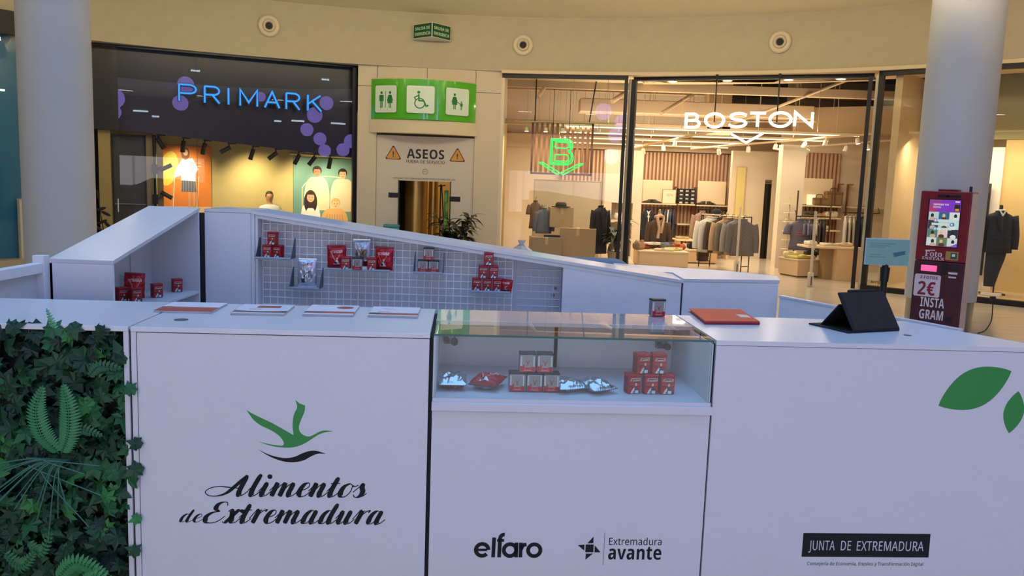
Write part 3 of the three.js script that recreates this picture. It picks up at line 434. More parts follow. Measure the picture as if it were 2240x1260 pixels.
// ---------------------------------------------------------------- menswear shop: shell, frames, windows
const shopL = chord([-0.35, -16.78], [2.127, -16.468]), shopD = chord([2.127, -16.468], [6.215, -14.783]), shopR = chord([6.215, -14.783], [9.6, -11.845]);
const on = (c, u, y, z) => [c.pos[0] + Math.cos(c.ry) * u + Math.sin(c.ry) * z, y, c.pos[2] - Math.sin(c.ry) * u + Math.cos(c.ry) * z];
const slatGeo = rb(0.05, 1, 0.045, 0.004);
{
  const w = room('wall_menswear');
  part('back_wall', [span(-0.4, 11, 0, 4.7, -22.5, -22.3)], beige, w);
  part('left_wall', [span(-0.5, -0.3, 0, 4.7, -22.3, -16.95)], M('#e8dabe', 0.7), w);
  part('right_wall', [span(10.6, 10.8, 0, 4.7, -22.3, -10.9)], beige, w);
  each('pillar', [span(5.9, 6.42, 0, 2.75, -18.8, -18.5)], M('#ead8bc', 0.7), w);
  each('fitting_wall', [span(5.45, 6.3, 0, 2.7, -21.2, -21), span(6.48, 6.9, 0, 2.7, -21.2, -21), span(6.3, 6.48, 2.0, 2.7, -21.2, -21)], M('#e8d6ba', 0.7), w);
  part('wing_wall', [span(6.34, 10.6, 0, 3.1, -20.1, -19.95)], M('#e6d3b6', 0.7), w);
  each('niche_wall', [span(2.1, 2.28, 0, 2.55, -19.9, -19.5), span(2.78, 2.98, 0, 2.55, -19.9, -19.5), span(2.28, 2.78, 1.32, 2.55, -19.9, -19.5), span(2.28, 2.78, 0.86, 0.92, -19.9, -19.5), span(2.28, 2.78, 0.42, 0.48, -19.9, -19.5), span(2.28, 2.78, 0, 0.06, -19.9, -19.5), span(2.2, 2.9, 0, 2.5, -19.95, -19.9)], M('#ead8bb', 0.7), w);
  part('bulkhead', [span(-0.3, 10.6, 2.66, 3.0, -22.3, -22.05)], M('#e2cdae', 0.7), w);
  const c = room('ceiling_menswear'); c.name = 'ceiling_001';
  part('roof_deck', [slab([...Array.from({ length: 30 }, (_, i) => onRing(0.3 + i * 2.1, 12.45)), [11, -22.5], [-0.5, -22.5]], 4.7, 4.85)], M('#7f6b52', 0.8), c);
  part('deck_rib', Array.from({ length: 17 }, (_, i) => span(-0.3, 10.6, 4.62, 4.7, -22.2 + i * 0.33, -22.12 + i * 0.33)), M('#75624b', 0.8), c);
  part('box_duct', [rspan(1.4, 6.7, 3.36, 3.66, -19.6, -19.0, 0.02)], M('#cdb08a', 0.6), c);
  each('cross_beam', [rspan(-0.3, 10.6, 3.72, 3.9, -17.95, -17.8, 0.01), rspan(-0.3, 10.6, 4.0, 4.25, -21, -20.8, 0.01), rspan(-0.3, 10.6, 3.1, 3.22, -20.3, -20.1, 0.01)], M('#cbb08c', 0.6), c);
  part('upper_column', [span(4.55, 5.1, 3.0, 4.7, -20.6, -20.1)], M('#d4b890', 0.7), c);
  part('dark_opening', [span(5.1, 6.6, 3.55, 4.5, -20.75, -20.7)], M('#3a3630', 0.8), c);
  part('hanger_rod', Array.from({ length: 26 }, (_, i) => rod([0.2 + i * 0.28, 3.0, -18.2 - (i % 3)], [0.2 + i * 0.28, 4.65, -18.2 - (i % 3)], 0.006, 5)), M('#cbb590', 0.5), c);
  each('brace', [rod([2.0, 3.5, -18], [3.4, 4.5, -19.4], 0.05), rod([3.1, 3.3, -18.2], [5.0, 4.5, -20.4], 0.04), rod([4.6, 3.1, -18.4], [7.6, 4.4, -17.2], 0.03), rod([0.4, 3.5, -17.6], [0.9, 4.3, -18.4], 0.04)], M('#d8bd95', 0.6), c);
  part('sloped_soffit', [slab([[6.55, -20.0], [10.6, -17.2], [10.6, -22.3], [6.55, -22.3]], 3.1, 3.7)], M('#c8aa82', 0.7), c);
  // soffit between the fascia and the shop front
  const s = room('trim_1');
  part('soffit', [ringWall(12.15, 13.4, 3.86, 3.92, 0.9, 52, 60)], M('#e3cda6', 0.7), s);
  part('soffit_inner', [ringWall(12.6, 13.6, 3.86, 3.92, 13.5, 33, 40)], M('#e6cb9e', 0.7), s);
}
{ // slat walls, each slat a piece
  const w = room('wall_slats', [0, 0, -22.04]);
  part('backing', [span(1.2, 5.8, 0, 2.64, -0.06, -0.02)], M('#a27c5e', 0.8), w);
  for (let i = 0; i < 46; i++) { const o = partAt('slat', slatGeo, wood, w, [1.25 + i * 0.1, 1.32, 0.0]); o.scale.y = 2.62; }
  const v = room('wall_slats_002', [0, 0, -19.92]);
  part('backing', [span(6.7, 7.75, 0.4, 2.66, -0.03, 0.0)], M('#a27c5e', 0.8), v);
  for (let i = 0; i < 11; i++) { const o = partAt('slat', slatGeo, wood, v, [6.75 + i * 0.095, 1.53, 0.02]); o.scale.y = 2.24; }
}
{ // fronts
  const L = room('window_3', shopL.pos, shopL.ry), D = room('door_2', shopD.pos, shopD.ry), R = room('window_4', shopR.pos, shopR.ry), q = M('#e9d8b8', 0.5);
  part('pane', [new THREE.PlaneGeometry(2.46, 3.78).translate(1.23, 1.9, -0.12)], glassMat, L);
  each('frame', [span(0, 2.5, 3.78, 3.86, -0.16, -0.08), span(2.43, 2.5, 0, 3.8, -0.16, -0.06), span(0, 2.5, 0, 0.08, -0.16, -0.06)], blackFrame, L);
  part('jamb', [span(-0.02, 0.05, 0, 3.8, -0.5, -0.1)], q, L);
  each('frame', [span(0.03, 0.12, 0, 3.8, -0.28, -0.16), span(0.03, 4.42, 3.79, 3.86, -0.4, -0.3), span(4.33, 4.4, 0, 3.8, -0.28, -0.18)], blackFrame, D);
  part('glazing_strip', [span(-0.02, 0.03, 0, 3.8, -0.24, -0.14)], M('#bfb39c', 0.2), D);
  part('pane', [new THREE.PlaneGeometry(4.4, 3.74).translate(2.3, 1.9, -0.1)], glassMat, R);
  each('frame', [span(0.06, 0.14, 0, 3.86, -0.14, -0.04), span(0.06, 4.48, 3.78, 3.86, -0.14, -0.04), span(0.06, 4.48, 0.0, 0.09, -0.16, -0.02)], blackFrame, R);
  part('glazing_strip', [span(0.0, 0.06, 0, 3.8, -0.12, -0.08)], M('#bfb39c', 0.2), R);
  const w = room('wall_window_display', shopR.pos, shopR.ry);
  part('platform', [span(0.1, 4.4, 0, 0.09, -1.5, -0.16)], M('#c9ae80', 0.5), w);
  part('backdrop', [span(1.85, 4.48, 0.09, 2.75, -1.6, -1.5)], M('#d9b978', 0.8), w);
  part('side_backdrop', [span(0.3, 0.42, 0, 3.86, -1.7, -0.2)], M('#d8bd8c', 0.7), w);
  part('pale_panel', [span(0.42, 1.85, 0, 2.62, -1.52, -1.45)], M('#f1e4d0', 0.8), w);
  part('upper_panel', [span(0.42, 4.48, 2.76, 3.86, -1.6, -1.52)], M('#a59a6c', 0.7), w);
  part('light_rail', [rod([0.45, 2.84, -0.7], [4.4, 2.84, -0.7], 0.02)], M('#d6cba0', 0.4), w);
}
// ---------------------------------------------------------------- lamps of the shop
{
  [[-17.6, 2.93], [-18.8, 2.88], [-20.0, 2.83], [-21.3, 2.78]].forEach(([z, y], i) => {
    const x0 = 1.0, x1 = [7.2, 7.0, 5.4, 5.4][i], nm = ['nearest the entrance', 'second from the entrance', 'third from the entrance', 'nearest the slatted back wall'][i];
    const t = thing('tube_light', 'long suspended linear lamp in the menswear shop, ' + nm, 'lamp', [(x0 + x1) / 2, y, z]);
    part('housing', [rspan(x0 - (x0 + x1) / 2, x1 - (x0 + x1) / 2, 0, 0.045, -0.03, 0.03, 0.008)], M('#e8d8b4', 0.5), t);
    part('diffuser', [span(x0 - (x0 + x1) / 2 + 0.02, x1 - (x0 + x1) / 2 - 0.02, -0.02, -0.001, -0.022, 0.022)], glow('#ffe6b4', 1.6), t);
    part('suspension', [-2.2, 0, 2.2].map((x) => rod([x, 0.04, 0], [x, 4.68 - y, 0], 0.005, 5)), M('#cdb88f', 0.5), t);
    area(SHOP, TUBE_LIGHT * 0.5, x1 - x0, 0.06, [(x0 + x1) / 2, y + 0.06, z], [(x0 + x1) / 2, 9, z]);  // upward light added above the tube to brighten the shop ceiling
    area(SHOP, TUBE_LIGHT, x1 - x0, 0.06, [(x0 + x1) / 2, y - 0.03, z], [(x0 + x1) / 2, 0, z]);
  });
  [[0.7, 'leftmost'], [1.78, 'second from the left'], [2.92, 'third from the left'], [3.85, 'rightmost']].forEach(([u, nm]) => {
    const p = on(shopD, u, 3.835, -0.8), t = thing('soffit_downlight', 'round recessed downlight above the menswear entrance, ' + nm + ' of four', 'ceiling light', p);
    part('ring', [cyl(0.1, 0.1, 0.014, 0, 0, 0)], M('#efe0c0', 0.4), t); part('lens', [cyl(0.08, 0.08, 0.008, 0, -0.01, 0)], glow('#fff0cf', 4), t);
    area(SHOP, 150, 0.14, 0.14, [p[0], p[1] - 0.03, p[2]], [p[0], 0, p[2]]);
  });
  // track spot heads
  const rails = thing('lighting_track', 'pale lighting track running back from the entrance on the right of the shop name', 'lighting track', [0, 0, 0]);
  each('rail', [rod([4.0, 2.62, -19.2], [7.3, 2.95, -17.0], 0.025), rod([5.9, 2.66, -19.0], [8.6, 2.95, -17.6], 0.025), rod([2.6, 2.6, -20.5], [4.2, 2.94, -17.7], 0.025)], M('#d9bb92', 0.5), rails);
  each('suspension', [rod([4.0, 2.62, -19.2], [4.0, 4.68, -19.2], 0.006, 5), rod([7.3, 2.95, -17.0], [7.3, 4.68, -17], 0.006, 5)], M('#d9bb92', 0.5), rails);
  const sp = thing('shop_spotlight', 'small white spot head on a pale track, one of the cluster under the shop ceiling', 'spotlight', [0, 0, 0], 0, 'white spot heads of the menswear shop');
  part('head', [lathe([[0.001, 0.05], [0.04, 0.05], [0.05, -0.06], [0.046, -0.07], [0.04, -0.06]], 16)], M('#efe2c8', 0.5), sp); part('lens', [cyl(0.04, 0.04, 0.006, 0, -0.058, 0, 16)], glow('#fff4d8', 5), sp); part('arm', [rod([0, 0.05, 0], [0, 0.11, 0], 0.01)], M('#d8c8a8', 0.5), sp);
  [[4.55, 2.56, -18.8], [5.1, 2.62, -18.4], [5.6, 2.68, -18.1], [6.1, 2.72, -17.75], [6.45, 2.76, -17.5], [7.0, 2.8, -17.2], [3.0, 2.55, -19.8], [3.35, 2.62, -19.1], [3.55, 2.7, -18.8], [6.5, 2.62, -18.7], [7.2, 2.7, -18.3], [7.6, 2.74, -18.1]].forEach((p, i) => { const o = i ? dup(sp, p, 0, sp.userData.label, sp.userData.group) : sp; o.userData.label = i < 6 ? 'small white spot under the lit shop name, ' + ['first', 'second', 'third', 'fourth', 'fifth', 'sixth'][i] + ' from the left on its rising track' : i < 9 ? 'small white spot head on the left track of the menswear shop, ' + ['furthest back', 'middle', 'nearest'][i - 6] + ' of three' : 'small white spot head at the right end of the menswear shop, ' + ['left', 'middle', 'right'][i - 9] + ' of three'; o.position.set(...p); o.rotation.set(0.5 - (i % 3) * 0.3, i, 0.25); });
  [0.45, 0.85, 1.2, 1.55, 1.95].forEach((u, i) => { const p = on(shopL, u, 2.82, -0.75), t = thing('window_spotlight', 'small lit spot in the left shop window, ' + ['first', 'second', 'third', 'fourth', 'fifth'][i] + ' from the left along the glass rail', 'spotlight', p);
    part('head', [cyl(0.035, 0.045, 0.08, 0, 0, 0, 16)], M('#d9cda8', 0.5), t); part('lens', [cyl(0.04, 0.04, 0.006, 0, -0.042, 0, 16)], glow('#fff6da', 6), t); part('arm', [rod([0, 0.04, 0], [0, 0.16, 0], 0.008)], M('#b9ae8c', 0.5), t); });
  const gr = thing('window_rail', 'thin pale lamp rail across the top of the left shop window', 'lighting track', on(shopL, 0, 0, -0.75), shopL.ry); each('rail', [rod([0.2, 2.98, 0], [2.3, 2.98, 0], 0.016)], M('#b8b08c', 0.4), gr); part('wire', [0.5, 1.4, 2.1].map((x) => rod([x, 2.98, 0], [x, 4.65, 0], 0.005, 5)), M('#b8b08c', 0.4), gr);
  area(SHOP, SHOP_LIGHT * 1.1, 1.9, 0.25, on(shopL, 1.2, 2.72, -0.45), on(shopL, 1.2, 0, -0.8));
  const wl = on(shopR, 0.75, 2.74, -0.7), ws = thing('window_spotlight', 'lit spot at the top of the right shop window beside the column', 'spotlight', wl); part('head', [cyl(0.06, 0.08, 0.07, 0, 0, 0, 20)], M('#e8dcb8', 0.5), ws); part('lens', [cyl(0.075, 0.075, 0.006, 0, -0.038, 0, 20)], glow('#fff6da', 5), ws); part('arm', [rod([0, 0.03, 0], [0, 0.1, 0], 0.01)], M('#b9ae8c', 0.5), ws);
  area(SHOP, SHOP_LIGHT * 1.3, 2.8, 0.25, on(shopR, 1.9, 2.66, -0.72), on(shopR, 1.9, 0.6, -1.5));
}
// ---------------------------------------------------------------- signs of the menswear shop
{
  const s = thing('shop_sign', 'white lit capital letters with a chevron hung on two rods above the menswear entrance', 'sign', shopD.pos, shopD.ry);
  const lit = glow('#fff6e4', 1.5), W = [[1.15, 1.4], [1.52, 1.86], [1.96, 2.27], [2.34, 2.62], [2.7, 3.07], [3.14, 3.44]], dz = -0.16;
  'BOSTON'.split('').forEach((ch, i) => { const raw = letterStrokes[ch], mx = Math.max(...raw.flat().map((p) => p[0])), k = (W[i][1] - W[i][0]) / mx, y0 = 2.855 + 0.006 * i; part('letter', raw.map((q) => sweep(q.map((p) => [W[i][0] + p[0] * k, y0 + 0.025 + p[1] * 0.25]), 0.05, 0.05, ch === 'O').translate(0, 0, dz)), lit, s); });
  part('chevron', [sweep([[2.0, 2.77], [2.3, 2.6], [2.6, 2.78]], 0.042, 0.05).translate(0, 0, dz)], lit, s);
  each('rail', [span(1.1, 3.5, 2.98, 3.0, dz - 0.02, dz)], M('#cdb89a', 0.5), s);
  each('rod', [rod([1.68, 2.98, dz], [1.68, 3.86, dz], 0.012), rod([2.82, 2.98, dz], [2.82, 3.86, dz], 0.012)], black, s); each('rod_cap', [cyl(0.03, 0.03, 0.03, 1.68, 3.85, dz), cyl(0.03, 0.03, 0.03, 2.82, 3.85, dz)], black, s);
  const n = thing('neon_emblem', 'green neon letter B over two crossed bars hanging in the left shop window', 'neon sign', [0, 0, -16.95]);
  const gl = glow('#22e05a', 1.5, '#1fae48'), N = (pts, closed = false) => new THREE.TubeGeometry(new THREE.CurvePath ? (() => { const c = new THREE.CurvePath(); const q = pts.map((p) => V(p[0], p[1], 0)); for (let i = 0; i < q.length - 1; i++) c.add(new THREE.LineCurve3(q[i], q[i + 1])); if (closed) c.add(new THREE.LineCurve3(q[q.length - 1], q[0])); return c; })() : null, pts.length * 8, 0.013, 8, false);
  const Bo = [[0.69, 2.61], [1.02, 2.61], ...arc(1.02, 2.49, 0.11, 0.12, 90, -60, 10), ...arc(1.02, 2.24, 0.13, 0.14, 50, -90, 10), [0.69, 2.1]], Bi = (x0, y0, y1) => [[x0, y0], [1.0, y0], ...arc(1.0, (y0 + y1) / 2, 0.06, (y0 - y1) / 2, 90, -90, 8), [x0, y1]];
  part('letter_tube', [N(Bo, true), N(Bi(0.78, 2.55, 2.43), true), N(Bi(0.78, 2.3, 2.17), true), N(Bo.map(([x, y]) => [0.87 + (x - 0.87) * 0.86, 2.355 + (y - 2.355) * 0.88]), true)], gl, n);
  part('left_bar_tube', [N([[0.46, 2.13], [0.54, 2.13], [0.9, 1.93], [0.84, 1.9]], true)], gl, n); part('right_bar_tube', [N([[1.36, 2.13], [1.28, 2.13], [0.9, 1.93], [0.97, 1.9]], true)], gl, n);
  part('backing_rod', [rod([0.72, 2.61, -0.02], [0.72, 3.6, -0.02], 0.006), rod([1.05, 2.61, -0.02], [1.05, 3.6, -0.02], 0.006)], black, n);
  const f = thing('slat_screen', 'brown slatted wooden screen hanging behind the green neon emblem', 'screen', [0, 0, -17.6]);
  const fm = M('#5a3422', 0.6); each('frame', [span(0.3, 0.34, 1.9, 3.0, -0.03, 0.03), span(1.56, 1.6, 1.9, 3.0, -0.03, 0.03), span(0.3, 1.6, 2.97, 3.0, -0.03, 0.03), span(0.3, 1.6, 1.9, 1.94, -0.03, 0.03)], fm, f);
  for (let i = 0; i < 11; i++) { const o = partAt('slat', slatGeo, M('#8e6044', 0.55), f, [0.41 + i * 0.108, 2.45, -0.01]); o.scale.y = 1.04; o.scale.x = 1.1; }
  each('hanger', [rod([0.36, 3.0, 0], [0.36, 3.95, 0], 0.014), rod([1.5, 3.0, 0], [1.62, 3.95, 0], 0.014)], black, f);
}

// ---------------------------------------------------------------- menswear goods
const weave = dataTex(64, (u, v) => { const k = 226 + 26 * (((Math.floor(u * 32) + Math.floor(v * 32)) % 2)); return [k, k, k]; });
const cloth = {}; const fabric = (c) => cloth[c] || (cloth[c] = M(c, 0.9, 0, { map: weave }));
const ringE = (y, a, b, z = 0, f = 0, ph = 0, n = 28) => Array.from({ length: n }, (_, j) => { const q = j / n * Math.PI * 2, k = 1 + f * Math.sin(q * 7 + ph); return [a * k * Math.cos(q), y, z + b * k * Math.sin(q)]; });
const cutCache = {};
function cut(style) {
  if (cutCache[style]) return cutCache[style];
  const [len, w, dep, sl] = { jacket: [0.74, 0.23, 0.1, 0.6], shirt: [0.72, 0.235, 0.07, 0.58], tee: [0.62, 0.22, 0.06, 0.22], coat: [0.95, 0.24, 0.11, 0.62] }[style];
  const body = loft([ringE(0.03, 0.06, 0.05), ringE(0.0, 0.085, 0.06), ringE(-0.04, w * 0.72, dep * 0.75), ringE(-0.09, w * 0.96, dep), ringE(-0.25, w * 0.9, dep * 1.05, 0, 0.02), ringE(-len * 0.6, w * 0.86, dep, 0, 0.04, 1), ringE(-len * 0.85, w * 0.95, dep * 1.05, 0, 0.06, 1.4), ringE(-len, w * 0.98, dep * 1.05, 0, 0.07, 1.6)], true);
  const arm = (s) => { const rings = [], n = 7; for (let i = 0; i <= n; i++) { const t = i / n, x = s * (w * 0.9 + 0.06 * t + 0.02 * Math.sin(t * 3)), y = -0.07 - sl * t, r = lerp(0.072, sl < 0.3 ? 0.08 : 0.05, t); rings.push(ringE(0, r, r * 0.85, 0, 0.05, i * 1.3, 16).map((p) => [x + p[0], y + p[0] * s * 0.35 * (1 - t), p[2] + 0.02 * t])); } return loft(rings, true); };
  const lap = [poly([[-0.012, -len * 0.48], [-0.015, -0.1], [-0.055, 0.025], [-0.1, -0.1], [-0.085, -0.16]], 0.006), poly([[0.012, -len * 0.48], [0.015, -0.1], [0.055, 0.025], [0.1, -0.1], [0.085, -0.16]], 0.006)].map((g) => g.rotateX(-0.12).translate(0, 0, dep * 0.93));
  const vee = [poly([[0, -len * 0.46], [0.05, 0.02], [0, -0.02], [-0.05, 0.02]], 0.004).rotateX(-0.12).translate(0, 0, dep * 0.92)];
  const placket = [span(-0.014, 0.014, -len * 0.98, -0.02, dep * 0.98, dep * 1.1), ...[1, 2, 3, 4, 5].map((k) => cyl(0.006, 0.006, 0.004, 0, 0, 0, 10).rotateX(Math.PI / 2).translate(0, -k * len * 0.16, dep * 1.12))];
  const collar = [new THREE.TorusGeometry(0.062, 0.02, 8, 22).scale(1, 0.85, 0.8).rotateX(1.35).translate(0, 0.03, 0)];
  const hook = [tube([[0, 0.02, 0], [0, 0.1, 0], [0.03, 0.13, 0], [0.045, 0.1, 0]], 0.005, 14, 6), rod([-0.17, -0.05, 0], [0, 0.03, 0], 0.008), rod([0.17, -0.05, 0], [0, 0.03, 0], 0.008)];
  return (cutCache[style] = { body, arms: [arm(-1), arm(1)], lap: flat(lap), vee: flat(vee), placket: flat(placket), collar: flat(collar), hook: flat(hook) });
}
const hookM = M('#3a2c22', 0.5);
function garment(name, style, label, col, pos, ry, group, extra = {}) {
  const t = thing(name, label, name.replace(/_/g, ' ').split(' ').pop(), pos, ry, group), c = cut(style), m = fabric(col);
  partAt('body', c.body, m, t); c.arms.forEach((a) => partAt('sleeve', a, m, t)); partAt('collar', c.collar, extra.collar ? fabric(extra.collar) : m, t); partAt('hanger', c.hook, hookM, t);
  if (style === 'jacket' || style === 'coat') { partAt('lapels', c.lap, fabric(extra.lapel || col), t); partAt('shirt_front', c.vee, fabric(extra.shirt || col), t); } else if (style === 'shirt') partAt('placket', c.placket, m, t);
  if (extra.tag) part('price_tag', [rspan(-0.03, 0.03, -0.3, -0.12, 0.115, 0.118, 0.001), rod([0, -0.12, 0.116], [0.02, 0.0, 0.1], 0.002, 5)], M('#f3ead6', 0.6), t);
  if (extra.s) t.scale.set(...extra.s);
  return t;
}
const rust = M('#8a5238', 0.5), shelfM = M('#e9d3ac', 0.5), panelM = M('#ead2ad', 0.7);
function shelfUnit(label, x0, x1, z, y, top, shelves) {
  const t = thing('shelf_unit', label, 'shelf', [(x0 + x1) / 2, 0, z]), h = (x1 - x0) / 2;
  for (const s of [-1, 1]) { part('upright', [span(s * h - 0.02, s * h + 0.02, 0, top, -0.02, 0.02)], rust, t); part('side_arm', [span(s * h - 0.015, s * h + 0.015, top - 0.03, top, -0.02, 0.3)], rust, t); }
  for (const q of shelves) part('shelf', [rspan(-h, h, q - 0.035, q, -0.02, 0.36, 0.004)], shelfM, t);
  return t;
}
shelfUnit('wall shelf unit with hanging jackets at the left end of the slatted back wall', 3.25, 4.22, -21.95, 1.3, 1.75, [1.3]);
shelfUnit('narrow wall shelf unit stacked with dark shoe boxes between two white panels', 4.26, 4.7, -21.95, 1.3, 1.3, [1.31, 0.79, 0.46]);
shelfUnit('wall shelf unit above the tan jacket, right end of the slatted back wall', 4.74, 5.66, -21.95, 1.3, 1.75, [1.3]);
shelfUnit('wall shelf unit in the right wing holding brown bags and folded knitwear', 6.74, 7.72, -19.88, 1.42, 1.95, [1.42, 1.14, 0.85]);
shelfUnit('wall shelf unit at the far right edge of the menswear entrance', 7.95, 9.2, -19.88, 1.42, 1.95, [1.42]);
for (const [x0, x1, y0, y1, z, lab] of [[3.33, 4.1, 1.32, 1.9, -21.72, 'blank pale square display panel on the left end shelf'], [4.76, 5.5, 1.32, 1.92, -21.72, 'blank pale square display panel on the shelf above the tan jacket'], [6.76, 7.5, 1.44, 2.05, -19.7, 'blank pale square display panel in the right wing']]) {
  const t = thing('backdrop_board', lab, 'panel', [(x0 + x1) / 2, y0, z]); part('board', [rspan(-(x1 - x0) / 2, (x1 - x0) / 2, 0, y1 - y0, 0, 0.03, 0.004)], panelM, t); part('foot', [rspan(-0.1, 0.1, 0, 0.012, -0.06, 0.08, 0.003)], M('#d9c09a', 0.5), t);
}
{ // framed price card, acrylic sign, shoes, shoe boxes
  const t = thing('price_card', 'thin framed price card standing on the left end shelf in front of the pale panel', 'sign', [4.02, 1.3, -21.66]); each('frame', [span(-0.18, 0.18, 0, 0.37, 0, 0.012)], M('#a5906a', 0.5), t); part('card', [span(-0.165, 0.165, 0.015, 0.355, 0.0121, 0.014)], M('#f0e2c2', 0.6), t); part('lettering', [text('-30%', 'bold', -0.1, 0.1, 0.2, 0.06, 0.002).translate(0, 0, 0.014)], M('#cdb896', 0.6), t);
  const a = thing('acrylic_sign', 'glowing pale green acrylic card on the right wing shelf', 'sign', [7.0, 1.42, -19.62]); part('card', [rspan(-0.1, 0.1, 0.01, 0.25, 0, 0.012, 0.003)], glow('#cfe9a8', 0.5), a); part('foot', [rspan(-0.08, 0.08, 0, 0.012, -0.04, 0.05, 0.003)], M('#e8e4d0', 0.4), a);
  const shoe = (lab, p, ry) => { const s = thing('dress_shoe', lab, 'shoe', p, ry, 'shoes on the back wall shelves'); part('sole', [rb(0.28, 0.014, 0.09, 0.006, 0, 0.007, 0), rb(0.07, 0.03, 0.08, 0.006, -0.1, 0.012, 0)], M('#1d1713', 0.5), s); part('upper', [loft([[...ringE(0.015, 0.13, 0.043)], ringE(0.04, 0.12, 0.04, 0), ringE(0.07, 0.07, 0.034).map((q) => [q[0] - 0.05, q[1], q[2]]), ringE(0.1, 0.05, 0.03).map((q) => [q[0] - 0.075, q[1], q[2]])])], M('#3c3026', 0.35), s); return s; };
  shoe('dark dress shoe on the left end shelf before the pale panel, toe left', [3.46, 1.3, -21.66], Math.PI); shoe('dark dress shoe beside the framed price card, toe to the right', [3.7, 1.3, -21.66], 0); shoe('dark dress shoe on the shelf above the tan jacket, toe to the left', [4.86, 1.3, -21.66], Math.PI); shoe('second dark dress shoe on the shelf above the tan jacket, toe right', [5.13, 1.3, -21.66], 0.2);
  for (let r = 0; r < 4; r++) for (let c = 0; c < 3; c++) { const b = thing('shoe_box', 'dark shoe box with a pale end label, ' + ['bottom', 'second', 'third', 'top'][r] + ' row, ' + ['left', 'middle', 'right'][c] + ' stack of the narrow shelf', 'box', [4.33 + c * 0.15, 1.31 + r * 0.1, -21.74], 0, 'shoe boxes on the narrow shelf'); part('box', [rb(0.14, 0.094, 0.28, 0.005, 0, 0.048, 0)], M('#191a22', 0.5), b); part('lid', [rb(0.146, 0.028, 0.286, 0.004, 0, 0.082, 0)], M('#22242e', 0.5), b); part('end_label', [span(-0.045, 0.03, 0.015, 0.055, 0.1405, 0.142)], M((r + c) % 3 ? '#b9b2a2' : '#e6dcc8', 0.6), b); }
}
// garments on the back rails
const G1 = 'garments on the left back rail', G2 = 'garments on the right back rail', G3 = 'shirts on the front rack', G4 = 'garments on the right wing rack', G5 = 'garments on the far right rack';
const ord = ['first', 'second', 'third', 'fourth', 'fifth', 'sixth', 'seventh', 'eighth'];
function rail(name, label, x0, x1, y, z0, z1) { const t = thing(name, label, 'clothes rail', [0, 0, 0]); part('bar', [rod([x0, y, z0], [x1, y, z1], 0.014)], M('#5a4a3c', 0.4, 0.5), t); for (const [x, z] of [[x0, z0], [x1, z1]]) part('bracket', [rod([x, y, z], [x, y + 0.12, z - 0.1], 0.012)], M('#5a4a3c', 0.4, 0.5), t); return t; }
rail('clothes_rail', 'clothes rail under the left end shelf holding the navy jacket', 3.27, 4.2, 1.2, -21.62, -21.62); rail('clothes_rail', 'clothes rail under the shelf behind the tan jacket', 4.76, 5.64, 1.2, -21.62, -21.62);
garment('suit_jacket', 'jacket', 'navy suit jacket with hanging price tag, facing out on the left back rail', '#2a2c36', [3.46, 1.1, -21.45], 0, G1, { shirt: '#e9e4d8', lapel: '#30323e', tag: 1 });
['#e8ddc8', '#4a5060', '#5f6670', '#e6e6e8', '#55607a', '#454e60'].forEach((c, i) => garment('hanging_shirt', i % 2 ? 'shirt' : 'jacket', ['cream', 'slate', 'grey', 'white', 'blue grey', 'dark blue'][i] + ' garment hung sideways, ' + ord[i] + ' to the right of the navy jacket', c, [3.78 + i * 0.075, 1.1, -21.55], Math.PI / 2 - 0.25, G1, { s: [1, 1, 0.36] }));
garment('suit_jacket', 'jacket', 'tan checked jacket facing out under the right back shelf', '#b0907a', [4.86, 1.1, -21.4], 0, G2, { shirt: '#2d2622', lapel: '#a88872' });
['#33302c', '#2b2926', '#e6d4b4', '#8a6a48', '#e8dccb'].forEach((c, i) => garment('hanging_jacket', 'jacket', ['charcoal', 'black brown', 'cream', 'tan', 'off white'][i] + ' jacket hung sideways, ' + ord[i] + ' to the right of the tan checked jacket', c, [5.2 + i * 0.085, 1.1, -21.55], Math.PI / 2 - 0.25, G2, { s: [1, 1, 0.38] }));
{ // brown jacket on a torso stand in front
  const t = garment('brown_jacket', 'jacket', 'dark brown jacket with beige scarf on a stand among the low display tables', '#5c4636', [3.22, 1.0, -18.4], 0.12, undefined, { lapel: '#4e3a2c', shirt: '#a98a6c' }); t.scale.setScalar(0.98);
  part('scarf', [tube([[0.0, 0.1, 0.06], [-0.06, 0.03, 0.1], [-0.02, -0.2, 0.12], [-0.04, -0.42, 0.12]], 0.035, 24, 10), tube([[0.02, 0.12, 0], [0.09, 0.04, 0.06], [0.05, -0.15, 0.13], [0.03, -0.3, 0.12]], 0.032, 24, 10), new THREE.TorusGeometry(0.075, 0.04, 10, 24).rotateX(1.3).translate(0, 0.06, 0)], fabric('#c7a284'), t, 'beige knitted scarf');
  part('stand_pole', [rod([0, -1.0, 0], [0, 0.2, 0], 0.014)], M('#b99b78', 0.4, 0.4), t); part('stand_base', [cyl(0.14, 0.15, 0.02, 0, -1.0, 0)], M('#b99b78', 0.4, 0.4), t);
}
